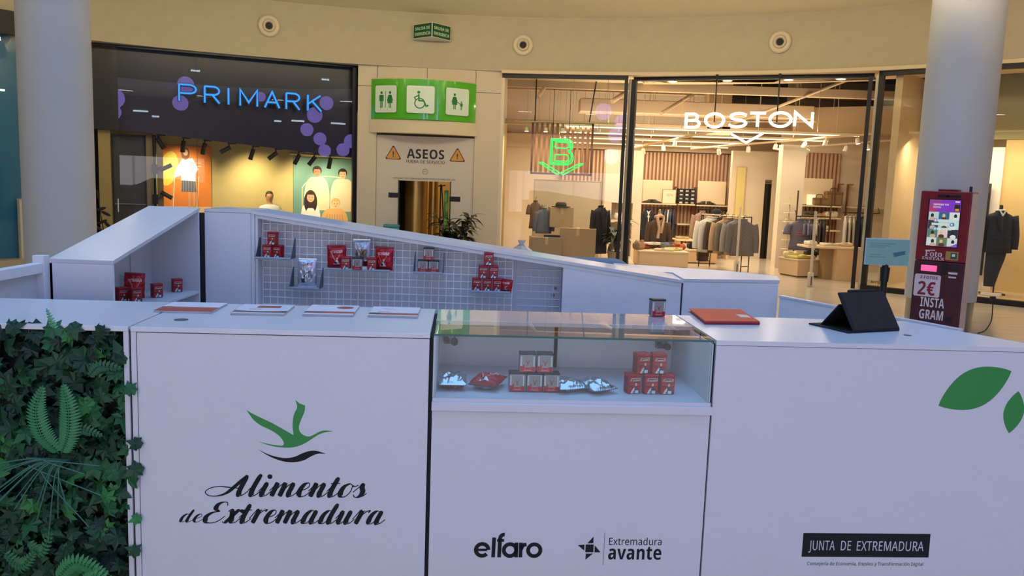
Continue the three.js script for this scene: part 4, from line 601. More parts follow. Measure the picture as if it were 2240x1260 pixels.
{ // front rack
  const t = thing('front_clothes_rack', 'freestanding dark clothes rack of grey and pale shirts near the shop entrance', 'clothes rack', [0, 0, 0]);
  for (const [x, z] of [[4.12, -18.2], [4.4, -18.35], [4.78, -17.2], [4.98, -17.35]]) part('leg', [rod([x, 0, z], [x, 1.16, z], 0.011)], M('#2b211a', 0.4, 0.4), t);
  each('rail', [rod([4.12, 1.16, -18.2], [4.78, 1.16, -17.2], 0.014), rod([4.4, 1.16, -18.35], [4.98, 1.16, -17.35], 0.012)], M('#cbb79a', 0.35, 0.5), t); each('cross_bar', [rod([4.12, 1.16, -18.2], [4.4, 1.16, -18.35], 0.012), rod([4.78, 1.16, -17.2], [4.98, 1.16, -17.35], 0.012), rod([4.12, 0.12, -18.2], [4.4, 0.12, -18.35], 0.01), rod([4.78, 0.12, -17.2], [4.98, 0.12, -17.35], 0.01)], M('#2b211a', 0.4, 0.4), t);
  ['#7b736f', '#b0a498', '#83776c', '#d6b184', '#5c4a3c', '#e6dccb', '#f0e8da'].forEach((c, i) => { const f = i / 6, x = 4.76 - 0.5 * f, z = -17.16 - 0.85 * f; garment('rack_shirt', 'shirt', ['grey corduroy shirt facing out at the front of the freestanding rack', 'pale grey shirt, second from the front of the freestanding rack', 'taupe shirt, third from the front of the freestanding rack', 'camel shirt, fourth from the front of the freestanding rack', 'brown shirt, fifth from the front of the freestanding rack', 'cream shirt, sixth from the front of the freestanding rack', 'off white shirt at the back end of the freestanding rack'][i], c, [x, 1.07, z], 0.12, G3, { s: [1.12, 1.0, 0.62] }); });
  const cap = thing('baseball_cap', 'dark cap resting on top of the freestanding rack', 'cap', [4.44, 1.18, -18.2], 0.6); part('crown', [new THREE.SphereGeometry(0.11, 20, 12, 0, 6.29, 0, 1.57).scale(1, 1.05, 1.1)], fabric('#1f2126'), cap); part('peak', [new THREE.SphereGeometry(0.12, 20, 8, 0, 3.15, 0, 1.57).scale(0.9, 0.1, 1.0).translate(0, 0.0, 0.07)], fabric('#1a1c20'), cap); part('button', [new THREE.SphereGeometry(0.012, 8, 6).translate(0, 0.117, 0)], fabric('#1a1c20'), cap);
  const st = thing('shoulder_bag', 'brown shoulder bag on the floor behind the freestanding rack', 'bag', [4.22, 0.12, -18.3], 0.2); part('body', [rb(0.26, 0.2, 0.1, 0.03, 0, 0.1, 0)], M('#4b3526', 0.5), st); part('flap', [rb(0.265, 0.11, 0.108, 0.02, 0, 0.15, 0)], M('#3c2a1e', 0.5), st); part('strap', [tube([[-0.13, 0.15, 0], [-0.06, 0.3, 0], [0.06, 0.3, 0], [0.13, 0.15, 0]], 0.008)], M('#3c2a1e', 0.5), st);
}
// low display tables and folded clothes
const cubeM = M('#d9b98f', 0.6), cubeTop = M('#e8d0a8', 0.5);
function plinth(label, x, z, w, h, d, ry = 0) { const t = thing('display_plinth', label, 'display table', [x, 0, z], ry); part('box', [rspan(-w / 2, w / 2, 0.03, h - 0.03, -d / 2, d / 2, 0.006)], cubeM, t); part('top', [rspan(-w / 2 - 0.015, w / 2 + 0.015, h - 0.03, h, -d / 2 - 0.015, d / 2 + 0.015, 0.005)], cubeTop, t); part('kick', [span(-w / 2 + 0.03, w / 2 - 0.03, 0, 0.03, -d / 2 + 0.03, d / 2 - 0.03)], M('#8e7654', 0.7), t); return t; }
plinth('low display plinth heaped with folded shirts at the left of the shop entrance', 3.22, -18.0, 1.05, 0.36, 0.9);
plinth('low display plinth with two door panels right of the shirt heap', 4.32, -19.3, 0.75, 0.32, 0.8);
plinth('low hexagonal looking plinth carrying folded yellow knitwear in the right wing', 5.98, -16.95, 0.72, 0.37, 0.6, 0.35);
{ const t = thing('counter_table', 'tall beige counter table with a long overhanging top in the right wing', 'table', [6.35, 0, -16.5], 0.02); part('block', [rspan(0.03, 0.52, 0, 0.63, -0.3, 0.3, 0.006)], cubeM, t); part('top', [rspan(-0.56, 0.54, 0.63, 0.67, -0.32, 0.32, 0.006)], cubeTop, t); part('inner_panel', [rspan(-0.12, 0.03, 0, 0.63, -0.25, 0.1, 0.006)], M('#a98a5e', 0.7), t);
  const b = thing('bench_table', 'long low table of folded knitwear in front of the back wall shelves', 'table', [4.7, 0, -20.6]); part('top', [rspan(-0.68, 0.68, 0.42, 0.46, -0.3, 0.3, 0.006)], cubeTop, b); for (const s of [-1, 1]) part('leg', [rspan(s * 0.6 - 0.03, s * 0.6 + 0.03, 0, 0.42, -0.25, 0.25, 0.004)], cubeM, b); }
function fold(label, col, x, y, z, ry, w = 0.3, h = 0.05, d = 0.24) {
  const t = thing('folded_garment', label, 'folded clothes', [x, y, z], ry, 'folded clothes on the shop tables'); t.userData.group = undefined; delete t.userData.group;
  const g = new RoundedBoxGeometry(w, h, d, 5, h * 0.42), p = g.attributes.position; for (let i = 0; i < p.count; i++) { const k = noise.noise(p.getX(i) * 14 + x * 9, p.getZ(i) * 14 + z * 5, y * 20) * h * 0.35; p.setY(i, p.getY(i) + (p.getY(i) > 0 ? k : 0)); } g.computeVertexNormals(); g.translate(0, h / 2, 0);
  part('body', [g], fabric(col), t); part('collar', [new THREE.TorusGeometry(0.045, 0.012, 6, 16, 4.4).rotateX(-1.5).rotateY(2.2).translate(0, h + 0.004, d * 0.3)], fabric(col), t); return t;
}
fold('white folded shirt topmost of the heap on the left low plinth', '#efe6d6', 3.05, 0.46, -18.1, 0.3); fold('red striped folded shirt under the white one on the left low plinth', '#b0503c', 2.86, 0.36, -18.15, 0.1, 0.26, 0.09); fold('cream folded sweater at the front edge of the left low plinth', '#ead9b6', 3.25, 0.36, -17.72, -0.4, 0.4, 0.05); fold('pale yellow folded sweater beside the scarf stand on the left low plinth', '#e8db9a', 3.48, 0.36, -17.9, 0.5, 0.36, 0.06); fold('grey folded denim in the middle of the left low plinth', '#7c8084', 3.42, 0.36, -18.25, 0.6, 0.34, 0.15); fold('rust red folded sweater at the right end of the left low plinth', '#b4512e', 3.64, 0.36, -18.2, -0.3, 0.32, 0.11); fold('beige jacket draped over the left end of the low plinth', '#a98a68', 2.72, 0.36, -17.85, 1.0, 0.34, 0.18, 0.2);
fold('black folded cap and scarf bundle on the plinth with door panels', '#1e1e22', 4.2, 0.32, -19.2, 0.2, 0.28, 0.16); fold('pale pink folded shirt on the plinth with door panels', '#d8c0b4', 4.55, 0.32, -19.2, -0.2, 0.3, 0.08); fold('cream folded tee behind the black bundle', '#ecdcc0', 4.05, 0.32, -19.5, 0, 0.3, 0.09);
fold('beige folded sweater at the left end of the long low table', '#d2ac84', 4.2, 0.46, -20.55, 0.1); fold('brown folded trousers in the middle of the long low table', '#6a5034', 4.65, 0.46, -20.55, 0, 0.4, 0.05); fold('yellow folded sweater at the right end of the long low table', '#e0bc50', 5.15, 0.46, -20.5, -0.2, 0.34, 0.07);
fold('yellow folded sweater spilling over the right wing plinth', '#e4cd72', 5.9, 0.37, -16.85, 0.4, 0.5, 0.06, 0.32); fold('pale yellow shirt with a raised collar on the right wing plinth', '#ecdc9e', 5.72, 0.37, -16.95, -0.3, 0.3, 0.12, 0.2); fold('navy folded tee at the back of the right wing plinth', '#23252e', 6.16, 0.37, -17.05, 0.3, 0.26, 0.16, 0.2);
fold('white boxed shirt on the counter table top, left end', '#f1e8d8', 5.95, 0.67, -16.5, 0.1, 0.2, 0.08); fold('cream folded shirt in the middle of the counter table top', '#eedcb8', 6.3, 0.67, -16.45, 0.1, 0.3, 0.05); fold('beige folded shirt at the right of the counter table top', '#e4cb9f', 6.62, 0.67, -16.5, -0.1, 0.3, 0.06);
fold('dark green folded sweater, upper of the pair on the right wing shelf', '#5a5844', 7.02, 1.21, -19.66, 0, 0.34, 0.06, 0.22); fold('brown folded sweater under the dark green one', '#6e5a42', 7.02, 1.14, -19.66, 0, 0.36, 0.07, 0.22); fold('stack of cream folded shirts at the right of the wing shelf', '#ecd8b4', 7.5, 1.14, -19.66, 0, 0.34, 0.14, 0.22); fold('tan folded sweater at the middle of the wing shelf', '#c79c74', 7.24, 1.14, -19.66, 0, 0.24, 0.08, 0.22); fold('pale folded shirts on the far right shelf', '#d8c8b0', 8.3, 1.42, -19.66, 0, 0.36, 0.12, 0.22); fold('pale folded tee on the lowest wing shelf', '#e2caa2', 7.3, 0.85, -19.66, 0, 0.34, 0.1, 0.22);
fold('white folded towels in the upper wall niche', '#f2e4c8', 2.54, 0.92, -19.65, 0, 0.36, 0.16, 0.24); fold('white folded towels in the middle wall niche', '#efe0c4', 2.54, 0.48, -19.65, 0, 0.36, 0.15, 0.24); fold('white folded towels in the lowest wall niche', '#f0e2c6', 2.54, 0.06, -19.65, 0, 0.36, 0.14, 0.24);
{ // bags on the right wing shelf
  for (const [x, w, h, lab] of [[7.2, 0.34, 0.18, 'low brown wash bag on the right wing shelf'], [7.52, 0.42, 0.34, 'large brown holdall with a strap on the right wing shelf']]) { const t = thing('leather_bag', lab, 'bag', [x, 1.42, -19.62]); part('body', [rb(w, h, 0.18, 0.05, 0, h / 2, 0, 4)], M('#8f6f4a', 0.6), t); part('top_flap', [rb(w * 1.02, h * 0.3, 0.19, 0.04, 0, h * 0.86, 0, 3)], M('#7c5e3d', 0.6), t); part('strap', [rspan(-0.02, 0.02, 0, h, 0.09, 0.1, 0.003)], M('#6a4e30', 0.6), t); part('grip', [tube([[-0.08, h, 0], [-0.06, h + 0.07, 0], [0.06, h + 0.07, 0], [0.08, h, 0]], 0.01)], M('#6a4e30', 0.6), t); }
  const m = thing('pale_wall_strip', 'tall narrow pale yellow panel on the fitting room wall', 'mirror', [5.68, 1.0, -20.98]); each('frame', [span(-0.12, 0.12, 0, 1.3, 0, 0.015)], M('#d9b676', 0.5), m); part('pale_face', [span(-0.1, 0.1, 0.02, 1.28, 0.0151, 0.017)], M('#e8d68c', 0.3), m);  // pale yellow panel standing in for a yellowish niche
  const c = thing('black_curtain', 'narrow black curtain hanging in the fitting room doorway', 'curtain', [6.38, 0, -21.05]); part('cloth', [loft([0, 0.5, 1.2, 1.9].map((y) => Array.from({ length: 24 }, (_, j) => { const q = j / 24 * Math.PI * 2; return [0.1 * Math.cos(q), y, 0.05 * Math.sin(q) + 0.015 * Math.sin(q * 5)]; })))], M('#120e0c', 0.8), c); part('pole', [rod([-0.12, 1.94, 0], [0.12, 1.94, 0], 0.014)], steel, c);
  const r = thing('shoe_tower', 'slim tower of seven little glass shoe shelves on a pole beside the pillar', 'shelf', [6.05, 0, -18.25]); part('pole', [rod([0, 0, 0], [0, 1.6, 0], 0.012)], M('#d8c4a0', 0.4), r); part('foot', [cyl(0.11, 0.12, 0.02, 0, 0.01, 0)], M('#d8c4a0', 0.4), r); [1.45, 1.26, 1.06, 0.86, 0.66, 0.46, 0.27].forEach((y) => part('shelf', [rspan(-0.11, 0.11, y - 0.012, y, -0.08, 0.08, 0.004)], M('#f3e4c2', 0.3), r));
  for (const [y, lab, col] of [[1.06, 'pale shoe on the third shelf of the shoe tower', '#d8c0a0'], [0.86, 'brown shoe on the fourth shelf of the shoe tower', '#8a6f54']]) { const s = thing('tower_shoe', lab, 'shoe', [6.05, y, -18.25], 0.3); part('sole', [rb(0.2, 0.014, 0.07, 0.006, 0, 0.007, 0)], M('#e8dcc8', 0.6), s); part('upper', [loft([ringE(0.014, 0.095, 0.034), ringE(0.035, 0.085, 0.03), ringE(0.07, 0.04, 0.024).map((q) => [q[0] - 0.04, q[1], q[2]])])], M(col, 0.6), s); }
}
// right wing racks
rail('clothes_rail', 'clothes rail of t-shirts beside the slim shoe tower', 6.05, 6.85, 1.2, -17.75, -17.95); { const t = thing('clothes_stand', 'dark upright frame holding the t-shirt rail beside the shoe tower', 'clothes rack', [0, 0, 0]); for (const [x, z] of [[6.05, -17.75], [6.85, -17.95]]) { part('upright', [rod([x, 0, z], [x, 1.75, z], 0.016)], M('#5a3a28', 0.5), t); part('foot', [rod([x, 0.015, z - 0.2], [x, 0.015, z + 0.2], 0.014)], M('#5a3a28', 0.5), t); } }
garment('tee_shirt', 'tee', 'mauve grey t-shirt with a red print facing out beside the shoe tower', '#6e6a7c', [6.12, 1.1, -17.68], -0.2, G4); part('red_print', [span(-0.07, 0.05, -0.3, -0.28, 0.066, 0.07), span(-0.07, 0.05, -0.25, -0.23, 0.066, 0.07)], M('#b0564c', 0.7), scene.children[scene.children.length - 1]);
['#74748a', '#8a8a9e', '#484858', '#ece0c8', '#55504a', '#4a4642'].forEach((c, i) => garment('rail_tee', i > 3 ? 'shirt' : 'tee', ['slate', 'lavender grey', 'dark blue', 'cream', 'dark taupe', 'charcoal'][i] + ' top hung sideways, ' + ord[i] + ' behind the mauve grey t-shirt', c, [6.28 + i * 0.09, 1.1, -17.82 - i * 0.02], Math.PI / 2 - 0.4, G4, { s: [1, 1, 0.5] }));
rail('clothes_rail', 'clothes rail at the right edge of the entrance under the far shelf', 7.3, 8.2, 1.3, -18.4, -18.6);
['#dcd6cc', '#e2d4bc', '#cdbfa8', '#4c4e54', '#3c3e46'].forEach((c, i) => garment('rail_shirt', 'shirt', ['white', 'cream', 'sand', 'dark grey', 'charcoal'][i] + ' shirt hung sideways, ' + ord[i] + ' on the rail at the right edge of the entrance', c, [7.38 + i * 0.1, 1.18, -18.42 - i * 0.02], Math.PI / 2 - 0.35, G5, { s: [1, 1, 0.55] }));
{ // security posts
  for (const [x, z, lab] of [[5.44, -14.95, 'slim clear security post at the right of the shop entrance'], [4.62, -16.95, 'slim clear security post in front of the freestanding rack']]) { const t = thing('security_post', lab, 'security gate', [x, 0, z], 0.2); part('panel', [rspan(-0.025, 0.025, 0.25, 1.38, -0.012, 0.012, 0.008)], new THREE.MeshPhysicalMaterial({ color: 0xf6efe0, roughness: 0.25, transmission: 0.55, thickness: 0, side: THREE.DoubleSide }), t); part('base', [rspan(-0.05, 0.05, 0, 0.27, -0.035, 0.035, 0.02)], M('#d9cbb2', 0.4), t); part('grille', [rspan(-0.015, 0.015, 0.03, 0.2, 0.034, 0.038, 0.002)], M('#6e6252', 0.6), t); }
}
// left window display
{
  const t = thing('window_backdrop', 'tall pale backdrop panel behind the boxes of the left shop window', 'panel', [1.14, 0, -18.2]); part('board', [rspan(-0.72, 0.72, 0, 1.78, -0.03, 0, 0.004)], M('#dcc6a0', 0.7), t); each('edge_trim', [rspan(-0.74, -0.72, 0, 1.8, -0.04, 0.01, 0.003), rspan(0.72, 0.74, 0, 1.8, -0.04, 0.01, 0.003), rspan(-0.74, 0.74, 1.78, 1.8, -0.04, 0.01, 0.003)], M('#cdb48c', 0.6), t);
  const box = (lab, x, z, w, h, d, ry, col, y = 0) => { const b = thing('cardboard_box', lab, 'box', [x, y, z], ry); part('carton', [rb(w, h, d, 0.006, 0, h / 2, 0)], M(col, 0.85), b); part('tape', [rspan(-0.03, 0.03, h - 0.15, h + 0.002, d / 2, d / 2 + 0.002, 0.001), rspan(-0.03, 0.03, h, h + 0.002, -d / 2, d / 2, 0.001)], M('#c4a678', 0.5), b); part('flap_line', [span(-w / 2 + 0.01, w / 2 - 0.01, h - 0.012, h - 0.009, d / 2, d / 2 + 0.0015)], M('#7a6040', 0.8), b); return b; };
  box('wide brown carton at the right of the left shop window', 1.36, -17.45, 0.76, 0.8, 0.5, -0.1, '#a98d66'); box('brown carton at the left of the left shop window, beside the wide one', 0.66, -17.3, 0.62, 0.6, 0.5, 0.1, '#a08763'); box('smaller crumpled brown carton standing on the two large cartons', 0.98, -17.6, 0.5, 0.42, 0.36, 0.1, '#b09468', 0.8);
  garment('dark_coat', 'coat', 'long black coat hanging at the right end of the left shop window', '#25211f', [1.82, 1.24, -17.5], 0.5, undefined, { lapel: '#191614', shirt: '#332c28', s: [0.8, 1.02, 0.9] });
  garment('grey_shirt', 'shirt', 'dark grey garment draped beside the small carton in the left shop window', '#6b6c70', [0.62, 1.16, -17.5], 0.3, undefined, { s: [0.75, 0.7, 0.9] }); garment('brown_vest', 'tee', 'brown garment hanging at the left of the dark grey one in the left shop window', '#7a6048', [0.44, 1.3, -17.75], 0.2, undefined, { s: [0.6, 0.9, 0.9] });
  const hat = thing('felt_hat', 'dark felt hat lying on the smaller carton in the left shop window', 'hat', [0.98, 1.22, -17.58]); part('brim', [lathe([[0.001, 0], [0.2, 0.0], [0.21, 0.01], [0.19, 0.02], [0.12, 0.02]], 28)], fabric('#2b2720'), hat); part('crown', [lathe([[0.12, 0.015], [0.115, 0.08], [0.08, 0.11], [0.001, 0.1]], 24)], fabric('#39342a'), hat); part('band', [lathe([[0.122, 0.02], [0.12, 0.045], [0.119, 0.045]], 24)], fabric('#14110e'), hat);
  const tray = thing('black_tray', 'flat dark tray on the left carton of the left shop window', 'tray', [0.8, 0.6, -17.25]); part('base', [rb(0.34, 0.02, 0.2, 0.006, 0, 0.01, 0)], M('#221b15', 0.5), tray); each('rim', [rspan(-0.17, 0.17, 0.02, 0.04, -0.1, -0.09), rspan(-0.17, 0.17, 0.02, 0.04, 0.09, 0.1)], M('#221b15', 0.5), tray);
  const bag = thing('plastic_bag', 'pale blue tied plastic bag on the floor at the left of the left shop window', 'bag', [0.16, 0, -16.2]); const bl = []; for (const [y, a] of [[0, 0.1], [0.06, 0.17], [0.18, 0.19], [0.3, 0.15], [0.37, 0.06], [0.39, 0.03], [0.43, 0.05], [0.45, 0.055]]) bl.push(ringE(y, a, a * 0.8, 0, 0.12, y * 9, 30)); part('body', [loft(bl.slice(0, 6), true)], M('#aabbe0', 0.4), bag); part('tied_top', [loft(bl.slice(4), false)], M('#b6c6e8', 0.4), bag); bag.scale.setScalar(1.3);
  pottedPlant('potted_plant', 'leafy dark green plant at the right end of the left shop window', [2.16, 0, -17.35], 1.0, 0.32, 9, [M('#2a3320', 0.5), M('#38402a', 0.5), M('#1f281a', 0.5)], M('#a58e6c', 0.6));
}
{ // suit in the right window, dark portrait poster, name block
  const p = on(shopR, 2.02, 0.09, -0.72), t = thing('suit_stand', 'black three-piece suit with white collar on a stand in the right shop window', 'mannequin', p, -0.15), su = fabric('#202126');
  part('base_plate', [rspan(-0.17, 0.17, 0, 0.03, -0.12, 0.12, 0.006)], M('#3a2e22', 0.4), t); part('pole', [rod([0.02, 0.02, 0], [0.02, 1.52, 0], 0.013)], M('#1d1a18', 0.4), t); part('neck_cap', [lathe([[0.001, 1.53], [0.028, 1.52], [0.02, 1.48], [0.045, 1.4], [0.045, 1.36]], 16)], M('#1d1a18', 0.4), t);
  part('trousers', [loft([ringE(0.78, 0.165, 0.09, 0, 0.02), ringE(0.62, 0.15, 0.09, 0, 0.03).map((q) => [q[0] - 0.01, q[1], q[2]]), ringE(0.4, 0.12, 0.08, 0, 0.03).map((q) => [q[0] - 0.04, q[1], q[2]]), ringE(0.14, 0.085, 0.07, 0, 0.02).map((q) => [q[0] - 0.06, q[1], q[2]])])], fabric('#26272c'), t);
  const c = cut('jacket'), g = (k, n, m) => { const o = partAt(n, k, m, t, [0, 1.4, 0]); o.scale.set(1.02, 0.92, 1); return o; }; g(c.body, 'jacket_body', su); c.arms.forEach((a) => g(a, 'sleeve', su)); g(c.lap, 'lapels', fabric('#191a1e')); g(c.vee, 'waistcoat', fabric('#34353b')); g(c.collar, 'collar', fabric('#e9e4d6')); part('shirt_collar', [poly([[0, 1.33], [0.06, 1.43], [0.035, 1.44], [0, 1.38], [-0.035, 1.44], [-0.06, 1.43]], 0.006).translate(0, 0, 0.098)], fabric('#efe9db'), t);
  each('pocket_flap', [rspan(-0.17, -0.06, 0.93, 0.955, 0.1, 0.108, 0.003), rspan(0.06, 0.17, 0.93, 0.955, 0.1, 0.108, 0.003)], fabric('#17181c'), t);
  const n = thing('name_block', 'small white block at the foot of the black suit', 'sign', on(shopR, 2.06, 0.09, -0.45), shopR.ry); part('block', [rb(0.3, 0.055, 0.1, 0.006, 0, 0.028, 0)], M('#efe4cc', 0.5), n); part('face', [span(-0.13, 0.13, 0.01, 0.045, 0.0505, 0.052)], M('#f6eedc', 0.5), n);
  const d = thing('dark_poster', 'tall dark portrait poster partly hidden behind the red photo kiosk', 'poster', on(shopR, 0, 0, 0), shopR.ry);
  part('board', [span(1.02, 1.72, 0.35, 1.98, -1.36, -1.33)], M('#2b241f', 0.6), d); part('print', [new THREE.PlaneGeometry(0.7, 1.63).translate(1.37, 1.165, -1.326)], M('#ffffff', 0.6, 0, { map: canvasTex(256, 600, (c2) => { c2.fillStyle = '#33302a'; c2.fillRect(0, 0, 256, 600); c2.fillStyle = '#4a342a'; c2.beginPath(); c2.ellipse(110, 30, 130, 60, 0.3, 0, 7); c2.fill(); c2.fillStyle = '#b98e72'; c2.beginPath(); c2.moveTo(40, 60); c2.lineTo(150, 70); c2.lineTo(90, 210); c2.fill(); c2.fillStyle = '#1b1a1a'; c2.fillRect(150, 60, 106, 540); c2.fillStyle = '#24221f'; c2.beginPath(); c2.moveTo(0, 60); c2.lineTo(60, 240); c2.lineTo(40, 600); c2.lineTo(0, 600); c2.fill(); c2.fillStyle = '#cfc8bc'; c2.fillRect(20, 330, 90, 14); c2.fillRect(20, 470, 70, 10); }) }), d);
  const l = thing('window_lettering', 'small dark letters along the foot of the right shop window', 'lettering', shopR.pos, shopR.ry); part('lettering', [text('BOSTON', 'bold', 0.22, 0.42, 0.14, 0.04, 0.003).translate(0, 0, -0.098)], M('#2a211a', 0.5), l);
}

// ---------------------------------------------------------------- the sales stand: front counters
const CO = [-1.466, -3.122], CR = 0.0637;
const cf = (x, y, z) => [CO[0] + Math.cos(CR) * x + Math.sin(CR) * z, y, CO[1] - Math.sin(CR) * x + Math.cos(CR) * z];
// a script hand: strokes swell on the way down and thin on the way up
const script = {
  A: [1.25, [[[0.72, 1.46], [0.4, 0.75], [0.1, 0.2], [-0.3, -0.02], [-0.75, 0.02], [-0.98, 0.25], [-0.85, 0.52], [-0.4, 0.66], [0.2, 0.6], [0.7, 0.55]], [[0.74, 1.5], [0.72, 0.9], [0.72, 0.25], [0.8, 0.0], [0.95, 0.06], [1.15, 0.35]]]],
  l: [0.55, [[[-0.12, 0.4], [0.12, 1.0], [0.24, 1.5]], [[0.16, 1.58], [0.1, 0.9], [0.1, 0.25], [0.18, 0.0], [0.34, 0.06], [0.52, 0.35]]]],
  i: [0.55, [[[-0.12, 0.35], [0.1, 0.98]], [[0.12, 1.0], [0.1, 0.6], [0.1, 0.22], [0.18, 0.0], [0.34, 0.06], [0.52, 0.35]]], [[0.1, 1.42]]],
  m: [1.36, [[[-0.12, 0.4], [0.08, 0.98]], [[0.1, 1.0], [0.1, 0.5], [0.1, 0.0]], [[0.11, 0.2], [0.3, 0.78], [0.46, 0.98]], [[0.5, 1.0], [0.51, 0.5], [0.51, 0.0]], [[0.52, 0.2], [0.7, 0.78], [0.87, 0.98]], [[0.91, 1.0], [0.91, 0.6], [0.91, 0.22], [0.99, 0.0], [1.14, 0.06], [1.32, 0.35]]]],
  n: [0.95, [[[-0.12, 0.4], [0.08, 0.98]], [[0.1, 1.0], [0.1, 0.5], [0.1, 0.0]], [[0.11, 0.2], [0.3, 0.78], [0.46, 0.98]], [[0.5, 1.0], [0.5, 0.6], [0.5, 0.22], [0.58, 0.0], [0.73, 0.06], [0.91, 0.35]]]],
  e: [0.62, [[[0.04, 0.42], [0.3, 0.55], [0.42, 0.76], [0.34, 0.98], [0.18, 0.94], [0.06, 0.6], [0.08, 0.2], [0.24, 0.0], [0.42, 0.06], [0.6, 0.35]]]],
  t: [0.55, [[[-0.12, 0.4], [0.1, 1.0]], [[0.14, 1.42], [0.1, 0.9], [0.1, 0.25], [0.18, 0.0], [0.34, 0.06], [0.52, 0.35]], [[-0.12, 0.97], [0.36, 0.99]]]],
  o: [0.78, [[[0.32, 0.98], [0.12, 0.8], [0.05, 0.45], [0.14, 0.06], [0.32, 0.0], [0.48, 0.2], [0.54, 0.55], [0.46, 0.88], [0.32, 0.98]], [[0.5, 0.82], [0.66, 0.78], [0.78, 0.88]]]],
  s: [0.62, [[[-0.1, 0.35], [0.1, 0.75], [0.24, 1.02]], [[0.25, 1.0], [0.24, 0.75], [0.38, 0.42], [0.36, 0.12], [0.2, -0.02], [0.04, 0.06], [0.0, 0.18]], [[0.34, 0.04], [0.5, 0.08], [0.62, 0.3]]]],
  d: [0.92, [[[0.46, 0.9], [0.3, 1.0], [0.14, 0.84], [0.06, 0.45], [0.12, 0.06], [0.26, 0.02], [0.42, 0.28], [0.5, 0.6]], [[0.56, 1.52], [0.5, 0.9], [0.5, 0.25], [0.58, 0.0], [0.73, 0.06], [0.91, 0.35]]]],
  a: [0.92, [[[0.46, 0.9], [0.3, 1.0], [0.14, 0.84], [0.06, 0.45], [0.12, 0.06], [0.26, 0.02], [0.42, 0.28], [0.5, 0.6]], [[0.52, 1.0], [0.5, 0.6], [0.5, 0.22], [0.58, 0.0], [0.73, 0.06], [0.91, 0.35]]]],
  r: [0.72, [[[-0.12, 0.35], [0.08, 1.06]], [[0.08, 1.04], [0.2, 0.97], [0.36, 0.98]], [[0.2, 1.0], [0.18, 0.5], [0.16, 0.0]], [[0.17, 0.3], [0.34, 0.8], [0.52, 1.0], [0.62, 0.92]]]],
  x: [0.85, [[[0.02, 0.86], [0.12, 1.0], [0.24, 0.8], [0.34, 0.4], [0.44, 0.04], [0.6, 0.02], [0.8, 0.35]], [[0.66, 0.9], [0.56, 1.0], [0.42, 0.75], [0.2, 0.2], [0.06, 0.0], [-0.06, 0.1]], [[0.62, 0.98], [0.72, 0.9], [0.7, 0.78]]]],
  u: [0.92, [[[-0.12, 0.4], [0.08, 0.98]], [[0.1, 1.0], [0.1, 0.5], [0.12, 0.15], [0.22, 0.0], [0.38, 0.2], [0.5, 0.6]], [[0.52, 1.0], [0.5, 0.6], [0.5, 0.22], [0.58, 0.0], [0.73, 0.06], [0.91, 0.35]]]],
  E: [0.95, [[[0.78, 1.3], [0.7, 1.52], [0.48, 1.56], [0.26, 1.36], [0.26, 1.05], [0.5, 0.86]], [[0.52, 0.86], [0.16, 0.76], [-0.06, 0.42], [0.04, 0.06], [0.34, -0.02], [0.66, 0.14], [0.9, 0.5]]]],
};
function scriptText(str, x0, x1, y0, xh, depth, thick = 0.37, shear = 0.34) {
  let adv = 0, list = []; for (const ch of str) { list.push([ch, adv]); adv += script[ch][0]; }
  let lo = 1e9, hi = -1e9; for (const [ch, a] of list) for (const s of script[ch][1]) for (const p of s) { const x = a + p[0] + shear * p[1]; lo = Math.min(lo, x); hi = Math.max(hi, x); }
  const k = (x1 - x0) / (hi - lo), out = [];
  for (const [ch, a] of list) {
    for (const s of script[ch][1]) out.push(sweep(spline(s.map((p) => [x0 + (a + p[0] + shear * p[1] - lo) * k, y0 + p[1] * xh]), 9), (t, d) => xh * (0.06 + (thick - 0.06) * Math.pow(Math.max(0, -d.y), 1.5) * Math.min(1, Math.min(t, 1 - t) * 9 + 0.45)), depth));
    for (const p of script[ch][2] || []) out.push(new THREE.CircleGeometry(0.17 * xh, 20).translate(x0 + (a + p[0] + shear * p[1] - lo) * k, y0 + p[1] * xh, depth));
  }
  return out;
}
function counter(name, label, x0) { const t = thing(name, label, 'counter', cf(x0, 0, 0), CR); t.userData.x0 = x0; return t; }
const put = (n, geos, m, t, lab) => part(n, [].concat(geos).map((g) => g.translate(-t.userData.x0, 0, 0)), m, t, lab);

const puts = (n, geos, m, t) => geos.map((g) => put(n, [g], m, t));
{ // planter counter with a living wall
  const t = counter('planter_counter', 'white counter unit at the far left with the leafy green wall on its front', -1);
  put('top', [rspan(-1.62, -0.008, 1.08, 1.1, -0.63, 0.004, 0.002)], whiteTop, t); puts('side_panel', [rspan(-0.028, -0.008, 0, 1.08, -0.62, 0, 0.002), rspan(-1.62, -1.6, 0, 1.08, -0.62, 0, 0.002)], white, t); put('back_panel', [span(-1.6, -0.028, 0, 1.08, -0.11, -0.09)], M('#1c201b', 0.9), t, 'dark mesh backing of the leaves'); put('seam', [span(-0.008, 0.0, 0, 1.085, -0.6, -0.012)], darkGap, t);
  for (let i = 0; i < 7; i++) put('cable_stud', [cyl(0.006, 0.006, 0.02, -0.06 - i * 0.08, 1.072, -0.004, 10)], M('#1a1c20', 0.5), t);
  delete t.userData.x0;
}
